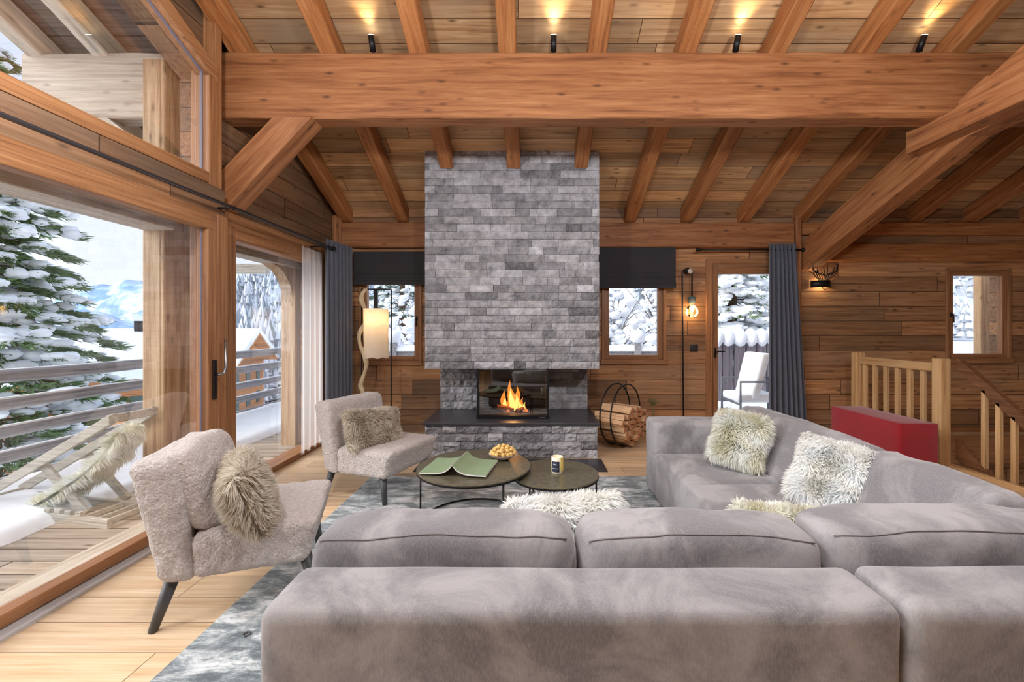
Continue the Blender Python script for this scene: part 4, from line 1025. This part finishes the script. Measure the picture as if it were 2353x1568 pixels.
br = MB(); br.prism([(-3.17,2.60),(-3.17,2.85),(-3.62,3.20),(-3.85,3.20)], 'y', 3.63, 3.79); tag(br.build('outside_brace', M['exx']), 'diagonal weathered brace outside between post and beam end', 'brace')
# curved knee brace near the second post
pts = []; 
cm = MB(); poly = [(5.30,1.72),(5.30,2.16),(4.86,2.16)]+[(4.86+.44*math.sin(t*PI/2/8), 2.14-.42*(1-math.cos(t*PI/2/8))) for t in range(1,8)]
cm.prism(poly, 'x', -3.10, -2.97); tag(cm.build('knee_brace', M['exz']), 'curved timber knee brace outside at the far post', 'brace')
tbox('timber_post', (bx(2254,6.7),6.7,-.15), (bx(2292,6.7),6.82,3.0), 'exz', 'timber post outside the small right window')
tbox('fascia_board', (-6.9,9.4,2.62), (-5.85,9.55,2.83), 'exx', 'snowy wooden board of the neighbouring canopy seen through the second left window', 'board')
# ---- terrain
def sst(a, b, x): t = min(1, max(0, (x-a)/(b-a))); return t*t*(3-2*t)
def H(x, y):
    z = -.18-6.6*sst(-5.4, -13, x)-1.5*sst(-16, -46, x)-30*sst(-60,-160,x)
    if y > 2:
        q = x/max(y, 1); f = sst(-.93,-.74,q)
        z += f*max(0, y-52)*.30*sst(52,66,y)
    return z+.25*mn.noise(Vector((x*.15,y*.15,0)))*sst(6,20,math.hypot(x, y-2))
def gridz(xs, ys, skip=None):
    m = MB(); vs = [(x,y,H(x,y)) for y in ys for x in xs]; w = len(xs); fs = []
    for j in range(len(ys)-1):
        for i in range(w-1):
            cx, cy = (xs[i]+xs[i+1])/2, (ys[j]+ys[j+1])/2
            if skip and skip(cx, cy): continue
            fs.append((j*w+i, j*w+i+1, (j+1)*w+i+1, (j+1)*w+i))
    return m.add(vs, fs)
xs_ = [-420,-340,-270,-220,-180,-150,-130,-115,-100,-88,-78,-70,-62,-56,-50,-45,-40,-36,-32,-28,-25,-22,-19,-17,-15,-13,-11.5,-10,-8.8,-7.6,-6.6,-5.8,-5,-4,-2.84,-2,0,2,4,6,7.6,9,12,16,22,30,40,55,75,100,140,200]
ys_ = [-40,-20,-10,-5,-2,0,2,3.5,5,6,7,8,9.5,11,13,15,18,21,25,30,35,40,45,50,56,62,70,80,92,106,122,140,160,190,230]
struct_ = gridz(xs_, ys_, lambda x, y: -2.84 < x < 7.7 and y < 6.0)
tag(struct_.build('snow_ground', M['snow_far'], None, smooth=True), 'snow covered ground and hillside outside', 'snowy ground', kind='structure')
# ---- mountains
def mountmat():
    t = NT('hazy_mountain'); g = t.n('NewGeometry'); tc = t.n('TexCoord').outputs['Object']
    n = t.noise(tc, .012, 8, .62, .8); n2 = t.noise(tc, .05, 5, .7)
    c = t.ramp(t.math('ADD', t.math('MULTIPLY', n, .75), t.math('MULTIPLY', n2, .25)), [(.46, srgb(128,164,206)), (.53, srgb(176,200,228)), (.59, srgb(232,240,248))])  # aerial haze is mixed into the colour as pale blue
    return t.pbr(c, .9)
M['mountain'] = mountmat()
def mountain(dist, a0, a1, hbase, prof, seed, label):
    m = MB(); n = 90; rows = 10
    def f(u, v):
        q = a0+(a1-a0)*u; d = dist*(1+.35*v)
        h = hbase+(prof(u)*(1+.10*mn.noise(Vector((u*9+seed,0,0)))+.05*mn.noise(Vector((u*30+seed,0,0))))-hbase)*(1-(1-v)**1.6) if v < 1 else 0
        x = q*d; return (x, d, h+dist*.012*mn.noise(Vector((u*14,v*6,seed))))
    m.grid(f, n, rows); return m.build('mountain', M['mountain'], None, smooth=True, label=label, cat='mountain', group='distant mountains')
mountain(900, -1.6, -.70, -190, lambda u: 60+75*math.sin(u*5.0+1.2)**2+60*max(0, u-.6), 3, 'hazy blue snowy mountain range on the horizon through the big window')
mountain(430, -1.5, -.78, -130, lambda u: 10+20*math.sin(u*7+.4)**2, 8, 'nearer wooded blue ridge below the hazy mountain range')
# ---- chalets
M['roofsnow'] = M['snow']; M['shut'] = plain('dark_window', srgb(70,96,92), .3)
def chalet(x, y, z, rz, L, W, hw, hr, label):
    t = empty('chalet', (x,y,z), label, 'chalet', 'snow covered chalets', rz=rad(rz))
    m = MB(); m.box((-L/2,-W/2,0),(L/2,W/2,hw)); m.prism([(-W/2,hw),(W/2,hw),(0,hw+hr*.93)], 'x', -L/2, L/2); m.build('wall', M['chalet'], t)
    ov = 1.0; k = hr/(W/2)
    poly = [(-W/2-ov,hw-ov*k),(0,hw+hr),(W/2+ov,hw-ov*k)]
    m = MB(); m.prism(poly+[(W/2+ov,hw-ov*k+.2),(0,hw+hr+.2),(-W/2-ov,hw-ov*k+.2)], 'x', -L/2-ov, L/2+ov); rf = m.build('roof', M['chalet'], t)
    m = MB(); n = 14; top = []
    for i in range(n+1):
        a = -W/2-ov+(W+2*ov)*i/n; top.append((a, hw+hr-abs(a)*k+.2+.55*min(1, (1-abs(a)/(W/2+ov))*6)**.5*(1-.25*math.exp(-abs(a)))))
    m.prism([(-W/2-ov,hw-ov*k+.2),(0,hw+hr+.2),(W/2+ov,hw-ov*k+.2)]+top[::-1], 'x', -L/2-ov, L/2+ov); m.build('roof_snow', M['snow_far'], rf)
    m = MB(); m.box((L*.1,-.25,hw+hr-.3),(L*.1+.5,.25,hw+hr+1.15)); ch = m.build('chimney', M['soot'], t); m = MB(); m.box((L*.1-.06,-.3,hw+hr+1.15),(L*.1+.56,.3,hw+hr+1.4)); m.build('chimney_snow', M['snow_far'], ch)
    for s_ in (-1,1):
        for i in range(3):
            for zz in (hw*.2, hw*.6):
                a = -W*.3+i*W*.3; m = MB(); m.box((s_*L/2-.05,a-.45,zz),(s_*L/2+.05,a+.45,zz+1.1)); m.build('window', M['shut'], t)
    for i in range(4):
        for zz in (hw*.2, hw*.6):
            a = -L*.36+i*L*.24; m = MB(); m.box((a-.45,-W/2-.05,zz),(a+.45,-W/2+.05,zz+1.1)); m.build('window', M['shut'], t)
    m = MB(); m.box((-L/2,-W/2-1.2,hw*.5),(L/2,-W/2-1.05,hw*.5+.9)); m.box((-L/2,-W/2-1.2,hw*.5-.15),(L/2,-W/2,hw*.5)); m.build('balcony', M['chalet'], t)
    return t
chalet(-31.8, 38.3, -7.0, 16, 11, 9.0, 5.6, 2.2, 'brown wooden chalet with a snowy gable roof seen through the second left window')
chalet(-24.6, 25.2, -7.0, 45, 8, 7, 6.0, 1.7, 'low chalet under thick snow beyond the deck railing, seen through the big window')
chalet(-80, 76, -16, 20, 14, 11, 4.5, 3.2, 'far small chalet with snow roof in the valley below the mountains')
# ---- trees
M['needle'] = plain('fir_needles', srgb(104,128,80), .8, vary=.45, scale=3)
M['needle_d'] = plain('dark_fir_needles', srgb(92,112,96), .85, vary=.4, scale=2)
M['twig'] = plain('twig', srgb(104,92,84), .9, vary=.2)
def conifer(x, y, z0, h, rbase, label, seed, nb=90, tufts=12, per=24, nl=.13, snow=.6, z_first=.12, mat='needle', group='snowy conifers', sscale=1.0):
    rr = random.Random(seed); t = empty('conifer', (x,y,z0), label, 'tree', group)
    tk = MB(); tk.tube([(x,y,z0-.3),(x+.05,y,z0+h*.5),(x,y,z0+h)], [rbase*.09,rbase*.06,.01], 8)
    fo = MB(); sn = MB(); V = []; F = []
    for i in range(nb):
        f = z_first+(1-z_first)*(i+.5)/nb; zb_ = z0+h*f; L = rbase*(1-f)**.75*(.8+.35*rr.random())+.12; a = i*2.39996+rr.random()*.4
        d = Vector((math.cos(a), math.sin(a), 0)); sd = Vector((-d.y, d.x, 0))
        pts = [Vector((x,y,zb_))+d*L*s-Vector((0,0,1))*(L*.30*s*s-.05*L*s)+Vector((0,0,.0)) for s in (0,.25,.5,.75,1)]
        tk.tube(pts, [.022,.018,.014,.009,.004], 5)
        for j in range(tufts):
            s = .25+.75*(j+rr.random())/tufts; k = min(3, int(s*4)); q = pts[k].lerp(pts[k+1], s*4-k) if k < 4 else pts[4]
            wd = L*.38*(1-s*.72); off = (rr.random()*2-1)*wd; c_ = q+sd*off-Vector((0,0,abs(off)*.25))
            for n_ in range(per):
                dr = (d*(.5+rr.random())+sd*(off/(wd+.01)*.8+(rr.random()-.5)*1.3)+Vector((0,0,(rr.random()-.75)*.9))).normalized(); l = nl*(.6+.8*rr.random())
                b = c_+Vector(((rr.random()-.5)*.16,(rr.random()-.5)*.16,(rr.random()-.5)*.07)); pw = dr.cross(Vector((rr.random()-.5,rr.random()-.5,rr.random()-.5))).normalized()*l*.11
                nn = len(V); V += [tuple(b-pw), tuple(b+pw), tuple(b+dr*l)]; F.append((nn, nn+1, nn+2))
            if rr.random() < snow:
                for kk in range(5):
                    sr_ = (.03+.075*rr.random()**1.5)*min(1.3, .5+L*.5)*sscale; e_ = c_+d*(rr.random()-.5)*.28+sd*(rr.random()-.5)*.28
                    sn.ball((e_.x, e_.y, e_.z+.045-.1*abs(rr.random()-.5)), (sr_*1.5, sr_*1.4, sr_*.75), 7, 5, .45)
    fo.add(V, F)
    tk.build('trunk', M['bark'], t, smooth=True); fo.build('foliage', M[mat], t); 
    if sn.v: sn.build('snow', M['snow'], t, smooth=True)
    return t
conifer(-8.9, 6.9, -5.6, 11.6, 2.9, 'big snow laden conifer just beyond the deck railing, filling the left edge', 3, nb=190, tufts=18, per=26, nl=.15, snow=.34)
conifer(-10.9, 4.2, -6.0, 6.6, 2.6, 'lower snowy conifer below the deck at the left edge', 9, nb=70, tufts=12, per=20, nl=.16, snow=.6)
conifer(-4.6, 15, -.6, 6.5, 1.7, 'dark snowy conifer seen through the window left of the chimney', 4, nb=70, tufts=9, per=16, nl=.2, snow=.45, mat='needle_d')
conifer(9.6, 12.6, -.4, 6.5, 2.2, 'snowy conifer seen through the small right window', 5, nb=80, tufts=10, per=16, nl=.2, snow=.6, mat='needle_d')
conifer(5.6, 12.0, -.4, 5.6, 2.0, 'snow laden conifer seen through the glass of the back door', 6, nb=80, tufts=10, per=14, nl=.18, snow=.95)
def bush(x, y, z0, h, w, label, seed, n=46):
    rr = random.Random(seed); t = empty('bare_tree', (x,y,z0), label, 'tree', 'snowy bare trees')
    tw = MB(); sn = MB()
    for i in range(n):
        a = rr.random()*2*PI; l = h*(.55+.5*rr.random()); sp_ = w*(.2+.8*rr.random())
        pts = []
        for s in range(7):
            q = s/6; pts.append((x+math.cos(a)*sp_*q**1.3+.06*math.sin(q*9+i), y+math.sin(a)*sp_*q**1.3*.7, z0+l*q*(1-.22*q)))
        tw.tube(pts, [.028*(1-.85*s/6) for s in range(7)], 5)
        for k in range(7):
            s = 2+rr.random()*3.9; b = Vector(pts[int(s)]).lerp(Vector(pts[min(6,int(s)+1)]), s-int(s)); e = b+Vector((math.cos(a+rr.random()*3-1.5)*.35, (rr.random()-.5)*.4, .1+rr.random()*.25))*(.6+rr.random()*.6)
            tw.tube([b, b.lerp(e,.5)+Vector((0,0,.03)), e], [.010,.007,.003], 4)
            r_ = .04+.09*rr.random()**2
            q2 = b.lerp(e, rr.random()); sn.ball((q2.x, q2.y, q2.z+.03), (r_*1.7, r_*1.4, r_), 8, 5, .3)
    tw.build('branches', M['twig'], t, smooth=True); sn.build('snow', M['snow'], t, smooth=True); return t
bush(2.0, 11, -.3, 3.1, 1.7, 'snow covered bare shrub seen through the window right of the chimney', 2)
bush(4.3, 12.8, -.3, 5.2, 2.2, 'snowy bare tree behind the fence, seen through the back door', 7, 60)
bush(-3.3, 12, -.4, 3.4, 1.6, 'snowy bare shrub seen through the window left of the chimney', 8, 34)
# forest on the hillside: nobody could count it
fo = MB(); sn = MB(); rr = random.Random(77)
for i in range(2600):
    y = 50+rr.random()**1.3*110; q = -.80+rr.random()*.42 if rr.random() < .8 else -.4+rr.random()*1.7; x = q*y
    z = H(x, y)-.3; h = 4+rr.random()*6; w = h*.16; bare = rr.random() < .45
    if bare: fo.tube([(x,y,z),(x,y,z+h)], [.12,.03], 3)
    for k in range(5 if not bare else 4):
        a = rr.random()*6; zz = z+h*(.15+.17*k); w_ = w*(1.25-.2*k)*(.6 if bare else 1)
        fo.add([(x+w_*math.cos(a),y+w_*math.sin(a),zz),(x+w_*math.cos(a+2.1),y+w_*math.sin(a+2.1),zz-.1),(x+w_*math.cos(a+4.2),y+w_*math.sin(a+4.2),zz),(x,y,zz+h*.24)], [(0,1,3),(1,2,3),(2,0,3)])
        if rr.random() < .85: w2_ = w_*.9; sn.add([(x+w2_*math.cos(a+1),y+w2_*math.sin(a+1)-.1,zz+.25),(x+w2_*math.cos(a+3.1),y+w2_*math.sin(a+3.1)-.1,zz+.2),(x+w2_*math.cos(a+5.2),y+w2_*math.sin(a+5.2)-.1,zz+.25),(x,y-.1,zz+h*.25)], [(0,1,3),(1,2,3),(2,0,3)])
M['forest'] = plain('far_forest', srgb(168,176,184), .9, vary=.3, scale=.1)
ft = empty('hillside_forest', (-60,90,H(-60,90)), 'snowy speckled forest on the hillside far behind the chalets', 'forest'); ft['kind'] = 'stuff'
fo.build('trees', M['forest'], ft, kind='stuff'); sn.build('tree_snow', M['snow_far'], ft, kind='stuff')
# ---- back fence with snow caps
fc = empty('garden_fence', (1.5,9.4,-.2), 'grey brown garden fence with thick snow caps behind the house', 'fence')
m = MB(); m.box((-5.5,9.40,.78),(8.5,9.46,.90)); m.box((-5.5,9.40,.30),(8.5,9.46,.42)); m.build('rail', M['railing'], fc)
m = MB(); m.grid(lambda u, v: (-5.5+14*u, 9.34+.18*v, .90+.13*math.sin(PI*v)**.5*(1+.25*mn.noise(Vector((u*40,0,0))))), 140, 8); m.build('rail_snow', M['snow'], fc, smooth=True)
for px in (760,905,1000,1110,1330,1464,1560):
    x = bx(px,9.4); m = MB(); m.box((x-.07,9.33,-.4),(x+.07,9.47,1.16)); p = m.build('post', M['railing'], fc); m = MB(); m.ball((x,9.4,1.22), (.17,.17,.15), 14, 8, .1); m.build('snow_cap', M['snow'], p, smooth=True)
M['plank_dk'] = wood('dark_pickets', srgb(84,78,84), srgb(120,112,118), srgb(150,142,146), 'z', 'x')
for i, (px, w) in enumerate(((1650,20),(1674,22),(1702,24),(1728,20),(1752,20),(1776,22),(1800,22))):
    x = bx(px,9.2); ww = w*9.2/980/2; m = MB(); m.box((x-ww,9.22,-.3),(x+ww,9.30,1.16-.08*(i % 2))); p = m.build('picket', M['plank_dk'], fc); m = MB(); m.ball((x,9.26,1.20), (ww*1.35,.16,.20), 14, 8, .15); m.build('snow_cap', M['snow'], p, smooth=True)
# terrace chair seen through the door
tc_ = empty('garden_chair', (3.85,7.5,-.15), 'white cushioned garden armchair with a grey metal frame on the snowy terrace', 'chair')
def tb(name, pts, r, mat): m = MB(); m.tube(pts, r, 8); m.build(name, M[mat], tc_, smooth=True)
M['gmetal'] = plain('grey_powder_metal', srgb(104,106,110), .5, .3)
for y in (7.15,7.85):
    tb('arm_frame', [(3.50,y,-.15),(3.50,y,.50),(4.35,y,.50),(4.35,y,-.15)], .02, 'gmetal')
tb('seat_rail', [(3.50,7.15,.12),(3.50,7.85,.12)], .018, 'gmetal')
m = MB(); m.rbox((3.48,7.20,.14),(4.2,7.80,.28), .04, .1); m.build('seat_cushion', M['white'], tc_, smooth=True)
m = MB(); m.rbox((3.98,7.18,.2),(4.12,7.50,.98), .04, .1, lambda p: (p.x+.25*(p.z-.2)-.28, p.y, p.z)); m.build('back_cushion', M['white'], tc_, smooth=True)
m = MB(); m.rbox((3.98,7.51,.2),(4.12,7.82,.98), .04, .1, lambda p: (p.x+.25*(p.z-.2)-.28, p.y, p.z)); m.build('back_cushion', M['white'], tc_, smooth=True)
lt = empty('garden_table', (2.85,8.1,-.2), 'low snow covered garden table outside the back door', 'table')
m = MB(); m.box((2.45,7.7,.10),(3.25,8.6,.13)); m.build('table_top', M['gmetal'], lt)
for a in (2.5,3.2):
    for b in (7.75,8.55): m = MB(); m.box((a-.02,b-.02,-.3),(a+.02,b+.02,.10)); m.build('leg', M['gmetal'], lt)
m = MB(); m.rbox((2.43,7.68,.13),(3.27,8.62,.24), .05, .08, wob(.015, 5)); tag(m.build('table_snow', M['snow'], None, smooth=True), 'thick snow lying on the low garden table', 'snow', kind='stuff')
# ---- deck lounge chair with sheepskin
dkr = rad(-11); dk = empty('deck_chair', (-3.68,3.22,-.055), 'weathered wooden deck chair outside the sliding window', 'deck chair', rz=dkr)
M['grey_teak'] = wood('grey_teak', srgb(138,130,118), srgb(182,174,160), srgb(210,204,192), 'x', 'z', grain=1.5, knots=.1)
def slat(name, p0, p1, w, h): return beam(name, p0, p1, w, h, 'grey_teak', parent=dk, jit=0, ch=.004)
for y in (0,.28):
    slat('base_rail', (-.80,y,.04),(.62,y,.03), .03,.075)
    slat('back_rail', (-.80,y+.035,.07),(.62,y+.035,.80), .028,.07)
    slat('support_leg', (-.16,y+.07,.42),(.30,y+.07,.05), .028,.07)
for x in (.36,.50,.60): slat('cross_bar', (x,0,.045),(x,.32,.045), .025,.04)
slat('cross_bar', (.60,0,.79),(.60,.34,.79), .03,.06); slat('cross_bar', (-.76,0,.06),(-.76,.33,.06), .03,.06)
for i in range(4): slat('ratchet_block', (.02+i*.10,-.0,.085),(.07+i*.10,0,.085), .03,.03)
b = MB()
def hid(u, v):
    q = -.74+1.32*u; z = .10+.72*(q+.80)/1.42-.21*math.sin(PI*u)**.8-.12; return (q, .055+.21*v+.03*math.sin(u*9), z+.025*math.sin(v*PI))
b.grid(hid, 40, 16); Mdk = Matrix.Translation((-3.68,3.22,-.055)) @ Matrix.Rotation(dkr,4,'Z'); n0_ = len(b.f)
b2 = MB(); b2.v = [(p[0],p[1],p[2]-.03) for p in b.v]; b2.f = [f[::-1] for f in b.f]; b.add(b2.v, b2.f)
b.xf(Mdk); fur_object('sheepskin_throw', b, 14000, .06, 'fur_cream', label='cream sheepskin draped over the outdoor deck chair', cat='throw', seed=31, width=.004, comb=(0,0,-.4))
# ================================================================ LIGHT
W = bpy.data.worlds.new('overcast'); bpy.context.scene.world = W; W.use_nodes = True
nt = W.node_tree; nt.nodes.clear()
wo = nt.nodes.new('ShaderNodeOutputWorld'); bg = nt.nodes.new('ShaderNodeBackground'); tcw = nt.nodes.new('ShaderNodeTexCoord'); sx = nt.nodes.new('ShaderNodeSeparateXYZ')
cr = nt.nodes.new('ShaderNodeValToRGB'); cr.color_ramp.elements[0].position = 0.0; cr.color_ramp.elements[0].color = (.86,.91,.98,1)
cr.color_ramp.elements[1].position = .55; cr.color_ramp.elements[1].color = (.62,.74,.95,1)
nt.links.new(tcw.outputs['Generated'], sx.inputs[0]); nt.links.new(sx.outputs[2], cr.inputs[0]); nt.links.new(cr.outputs[0], bg.inputs[0]); nt.links.new(bg.outputs[0], wo.inputs[0])
bg.inputs[1].default_value = WORLD
def sun(name, direction, e, ang, col):
    l = bpy.data.lights.new(name, 'SUN'); l.energy = e; l.angle = rad(ang); l.color = col
    o = bpy.data.objects.new(name, l); COL.objects.link(o); o.rotation_euler = Vector(direction).to_track_quat('-Z','Y').to_euler(); return o
sun('sun_light', (.80,.28,-.52), SUN1, 50, (1,.97,.93))
def point(name, loc, e, col, r=.03):
    l = bpy.data.lights.new(name, 'POINT'); l.energy = e; l.color = col; l.shadow_soft_size = r
    o = bpy.data.objects.new(name, l); COL.objects.link(o); o.location = loc; return o
def spot(name, loc, tgt, e, ang, col, blend=.6, r=.02):
    l = bpy.data.lights.new(name, 'SPOT'); l.energy = e; l.color = col; l.spot_size = rad(ang); l.spot_blend = blend; l.shadow_soft_size = r
    o = bpy.data.objects.new(name, l); COL.objects.link(o); o.location = loc; o.rotation_euler = (Vector(tgt)-Vector(loc)).to_track_quat('-Z','Y').to_euler(); return o
for px in (857,1272,1690,2112):
    x = (px-1222)*3.66/980; spot('uplight_beam', (x,3.605,3.895), (x,3.02,4.20), UP, 85, (1,.72,.36), 1.0, .03)
point('fire_glow', (-.22,4.93,.60), 9, (1,.45,.15), .06)
point('sconce_glow', (SX,5.73,SZ+.0), 5, (1,.66,.34), .02)
point('pendant_glow', (X2,5.62,zb-.2), 1.6, (1,.66,.34), .03)
point('shade_glow', (sxc,LY,z1_-.13), 3.2, (1,.62,.28), .02)
# added globes, hung above the view to brighten the room
for (x,y,z) in FILL_POS:
    t = empty('fill_globe', (x,y,z), 'opal globe added above the view to brighten the room', 'lamp', 'added fill globes above the view')
    m = MB(); m.ball((x,y,z), .11, 20, 12); m.build('globe', M['fill'], t, smooth=True)
    m = MB(); m.tube([(x,y,z+.11),(x,y,rt(YR)-.43*(YR-y))], .006, 6); m.build('cord', M['black'], t)
# ================================================================ CAMERA
cam = bpy.data.cameras.new('camera'); co = bpy.data.objects.new('camera', cam); COL.objects.link(co)
co.location = (0,0,CZ); co.rotation_euler = (PI/2,0,0); cam.sensor_width = 36; cam.lens = 980/2353*36
cam.shift_x = -45.5/2353; cam.shift_y = -29/2353; cam.clip_start = .05; cam.clip_end = 3000
S = bpy.context.scene; S.camera = co
S.view_settings.view_transform = 'Standard'; S.view_settings.look = 'None'; S.view_settings.exposure = EXPO; S.view_settings.gamma = 1; S.view_settings.use_curve_mapping = False
S.cycles.max_bounces = 12; S.cycles.diffuse_bounces = 6; S.cycles.transparent_max_bounces = 16; S.cycles.glossy_bounces = 4
S.cycles.sample_clamp_indirect = 6
